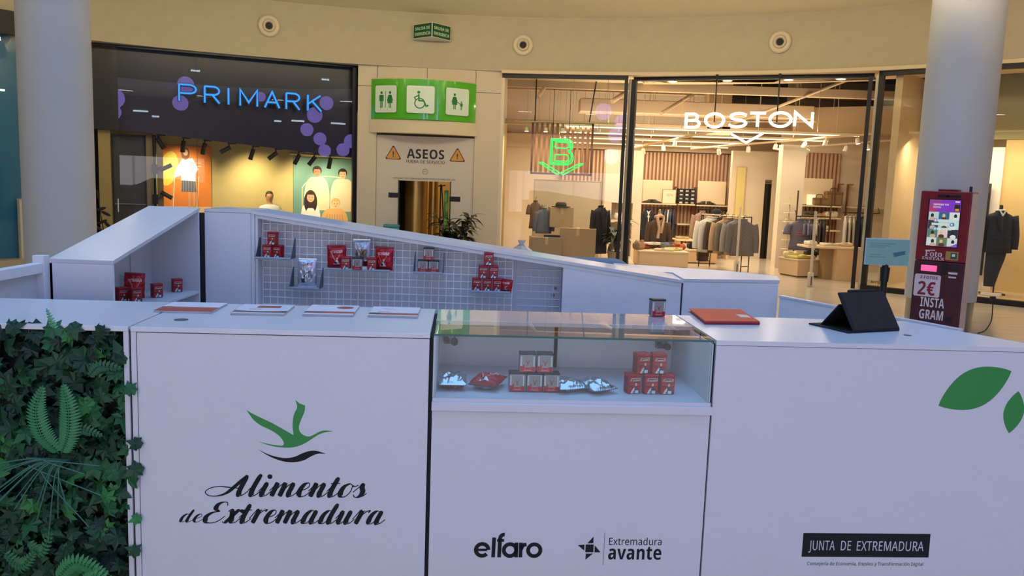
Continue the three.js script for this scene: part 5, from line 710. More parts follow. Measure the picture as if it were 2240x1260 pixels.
{ // brand counter
  const t = counter('brand_counter', 'white counter unit printed with a green bird and black script lettering', 0.576);
  put('top', [rspan(0, 1.152, 1.08, 1.099, -0.63, 0.002, 0.002)], whiteTop, t); puts('carcass', [rspan(0, 0.0205, 0, 1.08, -0.62, 0, 0.002), span(1.13, 1.15, 0, 1.08, -0.62, -0.022), span(0.02, 1.14, 0, 1.08, -0.62, -0.6)], white, t);
  put('front_panel', [rspan(0.023, 1.15, 0.005, 1.077, -0.02, -0.001, 0.0015)], white, t); put('panel_gap', [span(0.018, 1.151, 0.0, 1.081, -0.03, -0.0205)], darkGap, t);
  put('cable_hole', [cyl(0.028, 0.028, 0.003, 0.133, 1.099, -0.178, 28)], M('#4a4c58', 0.6), t); put('cable_hole', [cyl(0.03, 0.03, 0.003, 0.05, 1.0985, -0.565, 28)], M('#4a4c58', 0.6), t);
  const bird = spline([[0.438, 0.776], [0.467, 0.759], [0.537, 0.725], [0.621, 0.677]], 5).concat(spline([[0.621, 0.677], [0.617, 0.718], [0.623, 0.763], [0.635, 0.791], [0.628, 0.82]], 5), spline([[0.628, 0.82], [0.646, 0.806], [0.666, 0.799]], 4), spline([[0.666, 0.799], [0.664, 0.775], [0.649, 0.736], [0.642, 0.709], [0.647, 0.69], [0.662, 0.677], [0.682, 0.672], [0.704, 0.682], [0.721, 0.692], [0.743, 0.698], [0.773, 0.695]], 4), spline([[0.773, 0.694], [0.748, 0.691], [0.722, 0.682], [0.695, 0.664], [0.664, 0.643], [0.629, 0.629], [0.598, 0.625], [0.554, 0.628], [0.515, 0.637], [0.484, 0.649]], 4), spline([[0.484, 0.6485], [0.519, 0.64], [0.556, 0.634], [0.579, 0.634], [0.583, 0.645], [0.567, 0.671], [0.537, 0.693], [0.493, 0.715], [0.467, 0.735], [0.438, 0.776]], 4));
  put('bird_emblem', [poly(bird.filter((p, i) => !i || Math.hypot(p[0] - bird[i - 1][0], p[1] - bird[i - 1][1]) > 1e-4), 0.0006).translate(0, 0, -0.001)], inkGreen, t);
  const wave = spline([[0.484, 0.616], [0.519, 0.598], [0.554, 0.587], [0.589, 0.582], [0.625, 0.588], [0.656, 0.603], [0.682, 0.612], [0.709, 0.614], [0.746, 0.603]], 4).concat(spline([[0.7455, 0.602], [0.717, 0.602], [0.691, 0.591], [0.664, 0.575], [0.629, 0.566], [0.589, 0.567], [0.545, 0.58], [0.51, 0.598], [0.4845, 0.6155]], 4));
  put('wave_emblem', [poly(wave.filter((p, i) => !i || Math.hypot(p[0] - wave[i - 1][0], p[1] - wave[i - 1][1]) > 1e-4), 0.0006).translate(0, 0, -0.001)], inkBlack, t);
  put('lettering', [...scriptText('Alimentos', 0.275, 0.911, 0.423, 0.0575, 0.0008), ...scriptText('de', 0.178, 0.262, 0.312, 0.034, 0.0008), ...scriptText('Extremadura', 0.275, 0.987, 0.31, 0.0555, 0.0008)].map((g) => g.translate(0, 0, -0.0008)), inkBlack, t);
  delete t.userData.x0;
}
{ // glass display counter
  const t = counter('display_counter', 'white counter with a glass display case, between the bird counter and the leaf counter', 1.73);
  const a = 1.166, b = 2.297;
  put('rear_top', [rspan(a, b, 1.08, 1.099, -0.63, -0.322, 0.002)], M('#dcdde2', 0.06, 0, { map: laminateMap, clearcoat: 1, clearcoatRoughness: 0.02 }), t);
  put('glass_top', [new THREE.PlaneGeometry(b - a - 0.01, 0.32).rotateX(-Math.PI / 2).translate((a + b) / 2, 1.099, -0.16)], glassGreen, t);
  puts('glass_edge', [span(a + 0.004, b - 0.004, 1.0905, 1.0985, -0.0015, 0.0005), span(a + 0.003, a + 0.006, 1.091, 1.0985, -0.32, 0), span(b - 0.006, b - 0.003, 1.091, 1.0985, -0.32, 0)], glassEdge, t);
  put('glass_front', [new THREE.PlaneGeometry(b - a - 0.02, 0.265).translate((a + b) / 2, 0.956, -0.006)], glassGreen, t);
  puts('glass_front_edge', [span(a + 0.008, a + 0.0105, 0.825, 1.089, -0.009, -0.003), span(b - 0.0105, b - 0.008, 0.825, 1.089, -0.009, -0.003)], M('#8fb5b2', 0.2), t);
  put('case_floor', [span(a, b, 0.822, 0.838, -0.63, -0.002)], white, t); put('ledge', [rspan(a - 0.002, b + 0.004, 0.79, 0.824, -0.03, 0.016, 0.003)], white, t);
  puts('side_panel', [span(a, a + 0.012, 0, 1.08, -0.63, -0.014), span(b - 0.012, b, 0, 1.08, -0.63, -0.014)], whiteInner, t);
  put('sliding_door', [span(a + 0.014, 1.716, 0.84, 1.078, -0.61, -0.6)], whiteInner, t); put('sliding_door', [span(1.732, b - 0.014, 0.84, 1.078, -0.61, -0.6)], whiteInner, t); put('door_gap', [span(1.716, 1.732, 0.84, 1.078, -0.606, -0.596)], darkGap, t);
  for (const x of [1.222, 2.225]) { const h = put('hinge', [rspan(x - 0.026, x + 0.026, 0.945, 0.985, -0.598, -0.575, 0.004)], M('#6d6f74', 0.35, 0.8), t); put('hinge_cup', [cyl(0.013, 0.013, 0.024, 0, 0, 0, 16).rotateX(Math.PI / 2).translate(x - 0.01, 0.965, -0.565), cyl(0.016, 0.016, 0.03, 0, 0, 0, 16).rotateX(Math.PI / 2).translate(x + 0.024, 0.958, -0.565)], M('#2c2d30', 0.4, 0.6), t); }
  put('front_panel', [rspan(a, b, 0.0, 0.786, -0.02, -0.001, 0.0015)], white, t); puts('seam', [span(1.152, 1.166, 0, 1.082, -0.6, -0.016), span(2.297, 2.303, 0, 1.082, -0.6, -0.014)], darkGap, t);
  // printed names
  const W = 0.0195, e = (p, closed) => sweep(p, W, 0.0008, closed);
  const r0 = 0.0255, cy = 0.2035, lw = [];
  lw.push(sweep([...arc(1.384, cy, r0, r0, -48, -0.1, 6).reverse().map((p) => p), [1.384 + r0, cy]].slice(0, 0).concat([...arc(1.384, cy, r0, r0, 0, 318, 34)]), W * 0.82, 0.0008), sweep([[1.364, cy], [1.404, cy]], W * 0.55, 0.0008));
  lw.push(sweep([[1.43, 0.172], [1.4315, 0.257]], W * 0.78, 0.0008)); lw.push(sweep([[1.4545, 0.172], [1.456, 0.25], ...arc(1.472, 0.252, 0.016, 0.018, 180, 80, 8)], W * 0.8, 0.0008), sweep([[1.444, 0.245], [1.473, 0.245]], W * 0.62, 0.0008));
  lw.push(sweep(arc(1.4985, cy, r0, r0, 0, 360, 36), W * 0.82, 0.0008), sweep([[1.5245, 0.1725], [1.5245, 0.236]], W * 0.78, 0.0008)); lw.push(sweep([[1.5425, 0.1725], [1.5425, 0.236]], W * 0.78, 0.0008), sweep([[1.545, 0.207], [1.548, 0.219], [1.556, 0.2265], [1.566, 0.228]], W * 0.78, 0.0008));
  lw.push(sweep(arc(1.5985, cy, r0, r0, 0, 360, 36), W * 0.82, 0.0008)); put('lettering', lw.map((g) => g.translate(0, 0, -0.0008)), inkBlack, t);
  const st = [[[1.778, 0.2265], [1.806, 0.2295], [1.8065, 0.203]], [[1.8745, 0.1965], [1.849, 0.196], [1.849, 0.226]], [[1.8425, 0.264], [1.8425, 0.236], [1.817, 0.2345]], [[1.813, 0.1635], [1.813, 0.19], [1.8425, 0.1905]], [[1.811, 0.1965], [1.811, 0.23], [1.8445, 0.23], [1.8445, 0.1965]]];
  put('star_emblem', st.map((p) => poly(p, 0.0006).translate(0, 0, -0.001)), inkBlack, t); put('rule', [span(1.8875, 1.8888, 0.14, 0.282, -0.001, -0.0002)], inkBlack, t);
  put('lettering', [text('Extremadura', 'regular', 1.908, 2.128, 0.229, 0.0305, 0.0008).translate(0, 0, -0.001), text('avante', 'bold', 1.907, 2.13, 0.166, 0.06, 0.0008).translate(0, 0, -0.001)], inkBlack, t);
  delete t.userData.x0;
}
{ // right counter
  const t = counter('leaf_counter', 'white right-hand counter printed with two green leaves, its end cut at an angle', 3.0), top = [[2.303, 0.002], [3.722, 0.002], [3.424, -0.62], [2.303, -0.63]];
  put('top', [slab(top, 1.08, 1.099)], whiteTop, t); put('front_panel', [rspan(2.304, 3.71, 0.004, 1.078, -0.02, 0, 0.0015)], white, t);
  put('end_panel', [slab([[3.712, -0.003], [3.416, -0.61], [3.398, -0.6], [3.692, -0.003]], 0, 1.079)], white, t); put('inner_panel', [span(2.304, 2.322, 0, 1.08, -0.62, -0.022), span(2.32, 3.4, 0, 1.08, -0.62, -0.6)], white, t); put('cable_hole', [cyl(0.017, 0.017, 0.003, 3.222, 1.0985, -0.223, 24)], M('#3a3c46', 0.6), t);
  const leaf = (a, b, w) => { const n = 18, L = [], R = [], dx = b[0] - a[0], dy = b[1] - a[1]; for (let i = 0; i <= n; i++) { const q = i / n, h = w * Math.sin(Math.PI * q) ** 0.85, x = a[0] + dx * q, y = a[1] + dy * q, l = Math.hypot(dx, dy); L.push([x - dy / l * h, y + dx / l * h]); R.unshift([x + dy / l * h, y - dx / l * h]); } return poly(L.concat(R.slice(1, -1)), 0.0006).translate(0, 0, 0); };
  put('leaf_print', [leaf([3.256, 0.846], [3.554, 0.998], 0.083)], inkGreen, t); put('leaf_print', [leaf([3.574, 0.733], [3.594, 0.914], 0.044), ], inkGreen, t);
  put('name_plate', [poly([[2.728, 0.183], [3.281, 0.1835], [3.2795, 0.288], [2.728, 0.288]], 0.0006)], inkBlack, t); const pale = M('#c9cad2', 0.5);
  put('lettering', [text('JUNTA', 'regular', 2.755, 2.868, 0.213, 0.042, 0.0004).translate(0, 0, 0.0007), text('DE', 'regular', 2.894, 2.938, 0.213, 0.042, 0.0004).translate(0, 0, 0.0007), text('EXTREMADURA', 'regular', 2.963, 3.255, 0.212, 0.042, 0.0004).translate(0, 0, 0.0007)], pale, t); put('lettering', [text('Consejería de Economía, Empleo y Transformación Digital', 'regular', 2.755, 3.261, 0.146, 0.0145, 0.0006)], M('#33343e', 0.5), t);
  delete t.userData.x0;
}
// ---------------------------------------------------------------- the living wall
{
  const t = thing('ivy_panel', 'green wall of dark ivy, ferns and grass on the front of the far left counter', 'plant wall', cf(-0.3, 0, -0.03), CR);
  const lobes = [[0, -0.42], [0.16, -0.5], [0.3, -0.3], [0.5, -0.22], [0.34, -0.02], [0.46, 0.24], [0.2, 0.2], [0, 0.62], [-0.2, 0.2], [-0.46, 0.24], [-0.34, -0.02], [-0.5, -0.22], [-0.3, -0.3], [-0.16, -0.5]];
  const ivy = (k) => { const pos = [0, 0, 0.06], idx = []; lobes.forEach((p, i) => pos.push(p[0] * (1 + 0.12 * Math.sin(i * 2.1 + k)), p[1] * (1 + 0.1 * Math.cos(i * 1.7 + k)), (i % 2 ? -0.05 : 0.04) - 0.25 * p[0] * p[0])); for (let i = 0; i < lobes.length; i++) idx.push(0, 1 + i, 1 + (i + 1) % lobes.length); const g = new THREE.BufferGeometry(); g.setAttribute('position', new THREE.Float32BufferAttribute(pos, 3)); g.setIndex(idx); const q = g.toNonIndexed(); q.computeVertexNormals(); return q; };
  const ivies = [0, 1.3, 2.6, 4.1].map(ivy), tones = ['#0f3a20', '#154527', '#0b2d1c', '#1d5a30', '#327c3a'].map((c) => M(c, 0.55));
  const spot = (back) => { const x = rr(-0.36, 0.285), y = rr(0.0, 1.06); return [x, y, back]; };
  for (let i = 0; i < 288; i++) { const [x, y] = [rr(-0.27, 0.285), rr(0.05, 1.075)], q = partAt('ivy_leaf', ivies[i % 4], tones[rnd() < 0.08 ? 4 : Math.floor(rr(0, 4))], t, [x, y, rr(0.01, 0.05)], [rr(-0.9, 0.35), rr(-0.8, 0.8), rr(0, 6.28)]); q.scale.setScalar(rr(0.058, 0.1)); }
  for (const [x, y, s, rz, k] of [[0.31, 0.53, 0.075, 2.2, 1], [0.315, 0.64, 0.06, 1.3, 0], [0.3, 0.86, 0.06, 0.4, 3], [0.31, 0.33, 0.05, 2.0, 4], [0.3, 0.2, 0.06, 1.2, 1], [0.02, 1.09, 0.08, 0.5, 3], [0.1, 1.085, 0.07, 3.5, 1], [0.2, 1.08, 0.06, 0.9, 2], [-0.12, 1.09, 0.07, 5.2, 0]]) { const q = partAt('ivy_leaf', ivies[k % 4], tones[k], t, [x, y, 0.05], [-0.4, 0.2, rz]); q.scale.setScalar(s); }
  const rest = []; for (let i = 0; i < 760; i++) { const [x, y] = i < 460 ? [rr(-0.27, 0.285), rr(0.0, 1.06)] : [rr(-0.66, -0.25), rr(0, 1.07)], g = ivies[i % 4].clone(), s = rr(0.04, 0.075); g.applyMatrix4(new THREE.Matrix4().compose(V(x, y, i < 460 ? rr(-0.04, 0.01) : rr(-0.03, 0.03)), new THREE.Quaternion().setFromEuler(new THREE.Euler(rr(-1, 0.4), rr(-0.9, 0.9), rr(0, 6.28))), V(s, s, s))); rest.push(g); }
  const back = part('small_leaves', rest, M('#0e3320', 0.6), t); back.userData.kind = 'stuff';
  const frond = (pts, n, w, col, lab) => { const c = new THREE.CatmullRomCurve3(pts.map((p) => V(...p))), gs = [new THREE.TubeGeometry(c, 20, 0.0022, 5, false)]; for (let i = 1; i < n; i++) { const u = i / n, p = c.getPoint(u), d = c.getTangent(u), a = Math.atan2(d.y, d.x), l = w * Math.pow(Math.sin(Math.PI * Math.min(1, u * 0.82 + 0.16)), 0.7); for (const s of [-1, 1]) { const g = leafGeo(l, Math.max(0.006, 0.75 / n * c.getLength()), 0.35); g.rotateZ(a - Math.PI / 2 + s * 1.25); g.translate(p.x, p.y, p.z); gs.push(g); } } return part('fern_frond', gs, M(col, 0.5), t, lab); };
  frond([[0.03, 0.6, 0.06], [-0.01, 0.68, 0.1], [-0.025, 0.78, 0.11], [-0.005, 0.875, 0.09]], 26, 0.05, '#2f7d4a', 'bright green fern frond'); frond([[0.04, 0.6, 0.06], [0.085, 0.69, 0.1], [0.095, 0.79, 0.11], [0.07, 0.885, 0.09]], 26, 0.05, '#2f7d4a', 'bright green fern frond');
  frond([[0.06, 0.66, 0.05], [0.12, 0.7, 0.07], [0.2, 0.67, 0.06]], 14, 0.03, '#24603a'); frond([[-0.1, 0.24, 0.06], [-0.05, 0.2, 0.07], [0.0, 0.29, 0.07]], 14, 0.03, '#2d7040'); frond([[-0.2, 0.19, 0.05], [-0.12, 0.15, 0.08], [-0.06, 0.21, 0.08]], 14, 0.035, '#2a6a3c'); frond([[0.0, 0.08, 0.05], [0.1, 0.17, 0.1], [0.22, 0.12, 0.09]], 18, 0.045, '#2f8048', 'bright green fern frond'); frond([[0.1, 0.04, 0.06], [0.17, 0.12, 0.1], [0.27, 0.04, 0.09]], 16, 0.04, '#35884c'); frond([[0.14, 0.9, 0.04], [0.2, 0.95, 0.07], [0.28, 0.94, 0.06]], 12, 0.03, '#1f5638'); frond([[0.02, 1.02, 0.03], [0.025, 1.08, 0.05], [0.0, 1.165, 0.05]], 16, 0.022, '#58a07a', 'pale fern tip standing above the counter edge');
  const grass = []; for (let i = 0; i < 22; i++) { const a = rr(-0.2, 1.5), l = rr(0.2, 0.42), x = -Math.cos(a) * l, y = -Math.sin(a) * l * 0.75; grass.push(tube([[0.06, 0.57, 0.05], [0.06 + x * 0.35, 0.57 + y * 0.2 + 0.02, 0.1], [0.06 + x * (i % 5 ? 1 : -0.35), 0.57 + y - 0.03, 0.08]], 0.0024, 14, 5)); }
  part('grass_tuft', grass, M('#3f7560', 0.5), t, 'long thin grass blades');
}
// ---------------------------------------------------------------- goods: tins, bags, leaflets
const redLabel = M('#ffffff', 0.4, 0, { map: canvasTex(192, 240, (c) => {
  c.fillStyle = '#b01824'; c.fillRect(0, 0, 192, 240); c.fillStyle = '#8d111c'; c.fillRect(0, 96, 70, 60); c.strokeStyle = '#f1e6de'; c.lineWidth = 5; c.beginPath(); c.moveTo(24, 64); c.lineTo(40, 20); c.lineTo(174, 20); c.lineTo(174, 62); c.stroke();
  c.fillStyle = '#20140f'; c.fillRect(44, 28, 122, 34); c.fillStyle = '#f6efe6'; c.font = 'italic bold 40px serif'; c.fillText('Candel', 36, 62, 126);
  c.fillStyle = '#3a4354'; c.beginPath(); c.moveTo(46, 240); c.quadraticCurveTo(54, 160, 108, 150); c.quadraticCurveTo(168, 160, 178, 240); c.fill(); c.fillStyle = '#d9dee2'; c.beginPath(); c.moveTo(34, 240); c.quadraticCurveTo(58, 168, 96, 152); c.lineTo(84, 240); c.fill(); c.fillRect(104, 196, 52, 44); c.fillStyle = '#6d7d86'; c.fillRect(70, 205, 26, 35);
  c.fillStyle = '#2a1b14'; c.beginPath(); c.ellipse(116, 100, 22, 26, 0, 0, 7); c.fill(); c.fillStyle = '#d8b89a'; c.beginPath(); c.ellipse(115, 110, 18, 25, 0, 0, 7); c.fill(); c.fillStyle = '#20201c'; c.fillRect(100, 134, 32, 16); c.fillStyle = '#c98a70'; c.fillRect(18, 104, 60, 6); c.fillRect(142, 108, 38, 5);
}) });
const silverLabel = M('#ffffff', 0.35, 0.2, { map: canvasTex(192, 240, (c) => {
  c.fillStyle = '#8b8785'; c.fillRect(0, 0, 192, 240); c.fillStyle = '#c4c1c0'; c.fillRect(6, 12, 16, 146); c.fillRect(170, 12, 16, 146); c.fillStyle = '#747272'; for (const y of [24, 40, 56]) c.fillRect(34, y, 124, 4);
  c.strokeStyle = '#8d2a34'; c.lineWidth = 9; c.beginPath(); c.moveTo(70, 72); c.quadraticCurveTo(96, 90, 98, 150); c.moveTo(126, 72); c.quadraticCurveTo(100, 92, 98, 150); c.stroke(); c.strokeStyle = '#7c6f6c'; c.lineWidth = 4; c.beginPath(); c.arc(54, 104, 22, 1, 5); c.moveTo(150, 90); c.arc(142, 104, 22, -2, 2.2); c.stroke();
  c.fillStyle = '#a51e2c'; c.beginPath(); c.moveTo(0, 150); c.quadraticCurveTo(50, 158, 66, 172); c.lineTo(134, 172); c.quadraticCurveTo(150, 158, 192, 164); c.lineTo(192, 240); c.lineTo(0, 240); c.fill(); c.beginPath(); c.arc(46, 146, 12, 0, 7); c.fill(); c.strokeStyle = '#d9909a'; c.lineWidth = 4; c.strokeRect(62, 172, 72, 34); c.fillStyle = '#e6b4b8'; c.fillRect(40, 214, 112, 5);
}) });
function tin(kind, label, pos, ry, group) {
  const red = kind === 'red', t = thing(red ? 'spice_tin' : 'spice_tin', label, 'tin', pos, ry, group), w = red ? 0.062 : 0.068, d = 0.048, h = 0.076;
  part('body', [new RoundedBoxGeometry(w, h, d, 4, 0.006).translate(0, h / 2 + 0.001, 0)], red ? tinRed : tinSilver, t); part('lid', [red ? rb(w + 0.002, 0.014, d + 0.002, 0.006, 0, h + 0.004, 0, 4) : rb(w + 0.002, 0.01, d + 0.002, 0.004, 0, h + 0.003, 0, 3)], red ? lidRed : lidBlack, t);
  part('label', [rb(w - 0.006, h - 0.006, 0.001, 0.0004, 0, h / 2, d / 2 + 0.0004, 1), ], red ? tinRed : tinSilver, t); part('printed_front', [new THREE.PlaneGeometry(w - 0.006, h - 0.006).translate(0, h / 2, d / 2 + 0.0012)], red ? redLabel : silverLabel, t); part('side_print', [new THREE.PlaneGeometry(d - 0.012, h - 0.012).rotateY(-Math.PI / 2).translate(-w / 2 - 0.0004, h / 2, 0)], red ? M('#7d0f1b', 0.4) : M('#97979a', 0.35, 0.7), t);
  return t;
}
const gTin = 'spice tins on show', H = 0.082;
[[1.512, 'left'], [1.585, 'middle'], [1.655, 'right']].forEach(([x, n]) => tin('silver', 'silver spice tin, bottom ' + n + ' of the black-lidded pyramid in the glass case', cf(x, 0.838, -0.146), CR));
[[1.553, 'left'], [1.626, 'right']].forEach(([x, n]) => tin('silver', 'silver spice tin, top ' + n + ' of the black-lidded pyramid in the glass case', cf(x, 0.838 + H, -0.15), CR));
[[2.002, 'left', 0.22], [2.077, 'middle', 0.05], [2.147, 'right', 0.0]].forEach(([x, n, a]) => tin('red', 'red spice tin, bottom ' + n + ' of the red pyramid in the glass case', cf(x, 0.838, -0.15), CR + a));
[[2.036, 'left', 0.3], [2.108, 'right', 0.05]].forEach(([x, n, a]) => tin('red', 'red spice tin, top ' + n + ' of the red pyramid in the glass case', cf(x, 0.838 + H + 0.005, -0.152), CR + a));
tin('silver', 'silver and red spice tin standing alone on the rear top of the glass display counter', cf(2.196, 1.099, -0.585), CR + 0.1);
function pouch(label, w, h, thick, front, back, pos, rot, sd) {      // a crimped packet, flat seals top and bottom
  const t = thing('foil_packet', label, 'packet', pos), n = 26, m = 30, mk = (side) => { const g = new THREE.PlaneGeometry(w, h, n, m), p = g.attributes.position; for (let i = 0; i < p.count; i++) { const u = p.getX(i) / w * 2, v = p.getY(i) / h * 2, f = Math.pow(Math.max(0, 1 - u * u), 0.5) * Math.pow(Math.max(0, 1 - Math.pow(Math.abs(v) / 0.86, 3)), 0.6), k = noise.noise(u * 2.2 + sd, v * 2.6, sd * 1.7) * 0.45 + noise.noise(u * 6 + sd, v * 5, sd) * 0.26; p.setZ(i, side * (thick / 2 * f * (1 + k) + 0.0006) + (Math.abs(v) > 0.86 ? 0.0012 * Math.sin(u * 34) : 0)); p.setX(i, p.getX(i) * (1 - 0.05 * f) + 0.004 * noise.noise(v * 3, sd, 2)); } g.computeVertexNormals(); return g; };
  part('front_sheet', [mk(1).translate(0, h / 2, 0)], front, t); part('back_sheet', [mk(-1).translate(0, h / 2, 0)], back, t); t.rotation.set(...rot); t.rotation.order = 'YXZ'; return t;
}
const foil = M('#d5d8de', 0.24, 1), redFoil = M('#ffffff', 0.32, 0.15, { map: canvasTex(192, 256, (c) => { c.fillStyle = '#b3141e'; c.fillRect(0, 0, 192, 256); c.fillStyle = '#8b0f18'; c.fillRect(0, 220, 192, 36); c.fillRect(0, 0, 192, 20); c.strokeStyle = '#f2c9c9'; c.lineWidth = 4; c.beginPath(); c.moveTo(30, 70); c.lineTo(150, 60); c.lineTo(90, 190); c.lineTo(30, 70); c.stroke(); c.fillStyle = '#f6e6e2'; c.font = 'italic bold 38px serif'; c.fillText('Candel', 40, 92, 116); c.fillStyle = '#d9dee4'; c.beginPath(); c.moveTo(60, 216); c.lineTo(100, 160); c.lineTo(130, 216); c.fill(); c.fillStyle = '#1c2026'; c.fillRect(72, 188, 24, 22); c.fillStyle = '#d8b89a'; c.beginPath(); c.ellipse(104, 152, 10, 13, 0, 0, 7); c.fill(); }) });
const printFoil = M('#ffffff', 0.28, 0.7, { map: canvasTex(192, 256, (c) => { c.fillStyle = '#cfd4dc'; c.fillRect(0, 0, 192, 256); c.fillStyle = '#b8332f'; c.font = 'italic bold 34px serif'; c.fillText('Candel', 50, 62, 100); c.fillStyle = '#5c6068'; c.fillRect(40, 176, 40, 40); c.fillStyle = '#8d929c'; c.fillRect(110, 110, 50, 60); c.fillStyle = '#2c2f36'; c.fillRect(60, 150, 16, 16); }) }), printFoil2 = M('#ffffff', 0.3, 0.5, { map: canvasTex(192, 256, (c) => { c.fillStyle = '#c9d0da'; c.fillRect(0, 0, 192, 256); c.fillStyle = '#8a1a24'; c.fillRect(20, 190, 150, 66); c.fillStyle = '#a79a86'; c.fillRect(30, 90, 130, 90); c.strokeStyle = '#4c3a2c'; c.lineWidth = 10; c.beginPath(); c.moveTo(60, 84); c.lineTo(96, 140); c.lineTo(140, 90); c.moveTo(96, 140); c.lineTo(96, 190); c.stroke(); c.fillStyle = '#5f7a52'; c.beginPath(); c.arc(50, 130, 16, 0, 7); c.fill(); }) });
pouch('silver and red packet lying at the far left of the glass case', 0.115, 0.16, 0.05, foil, redFoil, cf(1.245, 0.864, -0.11), [-1.5, CR, 0.0], 1.2); pouch('red and silver packet lying second from the left in the glass case', 0.125, 0.16, 0.05, redFoil, foil, cf(1.365, 0.864, -0.11), [-1.5, CR - 0.35, 0.0], 2.4);
pouch('plain silver packet lying right of the black-lidded pyramid in the glass case', 0.125, 0.16, 0.045, foil, foil, cf(1.752, 0.86, -0.1), [-1.5, CR + 0.35, 0.0], 3.7); pouch('plain silver packet lying left of the red pyramid in the glass case', 0.12, 0.16, 0.045, foil, foil, cf(1.885, 0.86, -0.095), [-1.5, CR + 0.5, 0.0], 5.1);
function leaflets(label, x, z, w, d, n, ry, draw) { const t = thing('leaflet_stack', label, 'leaflets', cf(x, 1.0995, z), CR + ry), tx = canvasTex(256, 256, draw); for (let i = 0; i < n; i++) part('leaflet', [rspan(-w / 2, w / 2, i * 0.0022, i * 0.0022 + 0.0018, -d / 2, d / 2, 0.0006).rotateY((i % 3 - 1) * 0.012)], M(i % 2 ? '#d6d2d0' : '#c9c2c0', 0.5), t); part('printed_cover', [new THREE.PlaneGeometry(w, d).rotateX(-Math.PI / 2).translate(0, n * 0.0022 + 0.0006, 0)], M('#ffffff', 0.35, 0, { map: tx }), t); return t; }
leaflets('leaflet stack with a broad red band, leftmost on the bird counter', 0.085, -0.465, 0.24, 0.25, 4, 0, (c) => { c.fillStyle = '#dfe0ea'; c.fillRect(0, 0, 256, 256); c.fillStyle = '#a3303c'; c.fillRect(0, 140, 256, 116); c.fillStyle = '#c9707a'; c.fillRect(60, 160, 130, 8); });
leaflets('leaflet stack with small red photo and dark band, second on the bird counter', 0.4, -0.45, 0.225, 0.25, 4, 0.02, (c) => { c.fillStyle = '#dcdde8'; c.fillRect(0, 0, 256, 256); c.fillStyle = '#98323a'; c.fillRect(86, 40, 116, 60); c.fillStyle = '#c9a3a8'; c.fillRect(60, 130, 60, 20); c.fillStyle = '#39424c'; c.beginPath(); c.moveTo(0, 170); c.quadraticCurveTo(120, 220, 256, 170); c.lineTo(256, 232); c.lineTo(0, 232); c.fill(); });
leaflets('leaflet stack with a round red picture, third from left on the bird counter', 0.695, -0.475, 0.215, 0.27, 4, 0.02, (c) => { c.fillStyle = '#dcdde8'; c.fillRect(0, 0, 256, 256); c.fillStyle = '#8f3038'; c.beginPath(); c.ellipse(190, 70, 46, 34, 0, 0, 7); c.fill(); c.fillStyle = '#c98a92'; c.fillRect(30, 20, 60, 8); c.fillStyle = '#a8323c'; c.fillRect(0, 176, 256, 46); c.fillStyle = '#3a3a40'; c.fillRect(0, 190, 90, 32); });
leaflets('leaflet stack with a grey scribble and red foot band, rightmost on the bird counter', 0.975, -0.475, 0.215, 0.25, 4, 0.0, (c) => { c.fillStyle = '#dcdde8'; c.fillRect(0, 0, 256, 256); c.strokeStyle = '#6b6a72'; c.lineWidth = 6; c.beginPath(); c.moveTo(60, 60); c.quadraticCurveTo(110, 70, 130, 100); c.stroke(); c.fillStyle = '#b4868c'; c.fillRect(40, 140, 60, 12); c.fillStyle = '#a8323c'; c.fillRect(60, 180, 196, 50); c.fillStyle = '#3a3036'; c.fillRect(0, 180, 60, 50); });
{ // folder and tablet
  const t = thing('plastic_folder', 'orange red plastic folder with papers lying on the leaf counter', 'folder', cf(2.52, 1.0995, -0.58), CR - 0.02), sh = [[-0.15, 0.2], [0.11, 0.17], [0.135, -0.19], [-0.13, -0.17]];
  part('back_cover', [slab(sh, 0, 0.003)], M('#9c1f2c', 0.3), t); part('papers', [slab(sh.map((p) => [p[0] * 0.93, p[1] * 0.93]), 0.003, 0.012)], M('#e2b8a2', 0.7), t); part('front_cover', [slab(sh.map((p) => [p[0] + 0.004, p[1] - 0.006]), 0.012, 0.0145)], M('#e2472c', 0.5), t); part('spine', [rod([-0.15, 0.006, 0.2], [0.11, 0.006, 0.17], 0.007)], M('#8f1826', 0.3), t); part('note', [rspan(0.06, 0.11, 0.0146, 0.0152, -0.02, 0.06, 0.0002)], M('#e9d6c0', 0.6), t);
  const q = thing('tablet', 'black tablet in a folding stand case propped up on the leaf counter', 'tablet', cf(3.115, 1.0995, -0.285), CR + 0.34), k = M('#0a0a0c', 0.7), w = 0.275;
  part('case_back', [rb(w, 0.195, 0.012, 0.01, 0, 0.0975, 0, 4).rotateX(-0.6).translate(0, 0.004, 0)], M('#0b0b0d', 0.75), q); part('face_panel', [rb(w - 0.016, 0.18, 0.002, 0.001, 0, 0.0975, 0.0065, 1).rotateX(-0.6).translate(0, 0.004, 0)], M('#0a0a0c', 0.6), q); part('pen_bar', [rb(0.17, 0.012, 0.012, 0.005, 0.01, 0.2, 0).rotateX(-0.6).translate(0, 0.004, 0)], k, q);
  part('base_flap', [rspan(-w / 2 - 0.03, w / 2, 0, 0.006, -0.24, 0.0, 0.002)], k, q); part('support_flap', [slab([[-w / 2, 0], [w / 2, 0], [w / 2, 0.006], [-w / 2, 0.006]], 0, 0.15).rotateX(0.75).translate(0, 0.004, -0.2)], k, q);
}

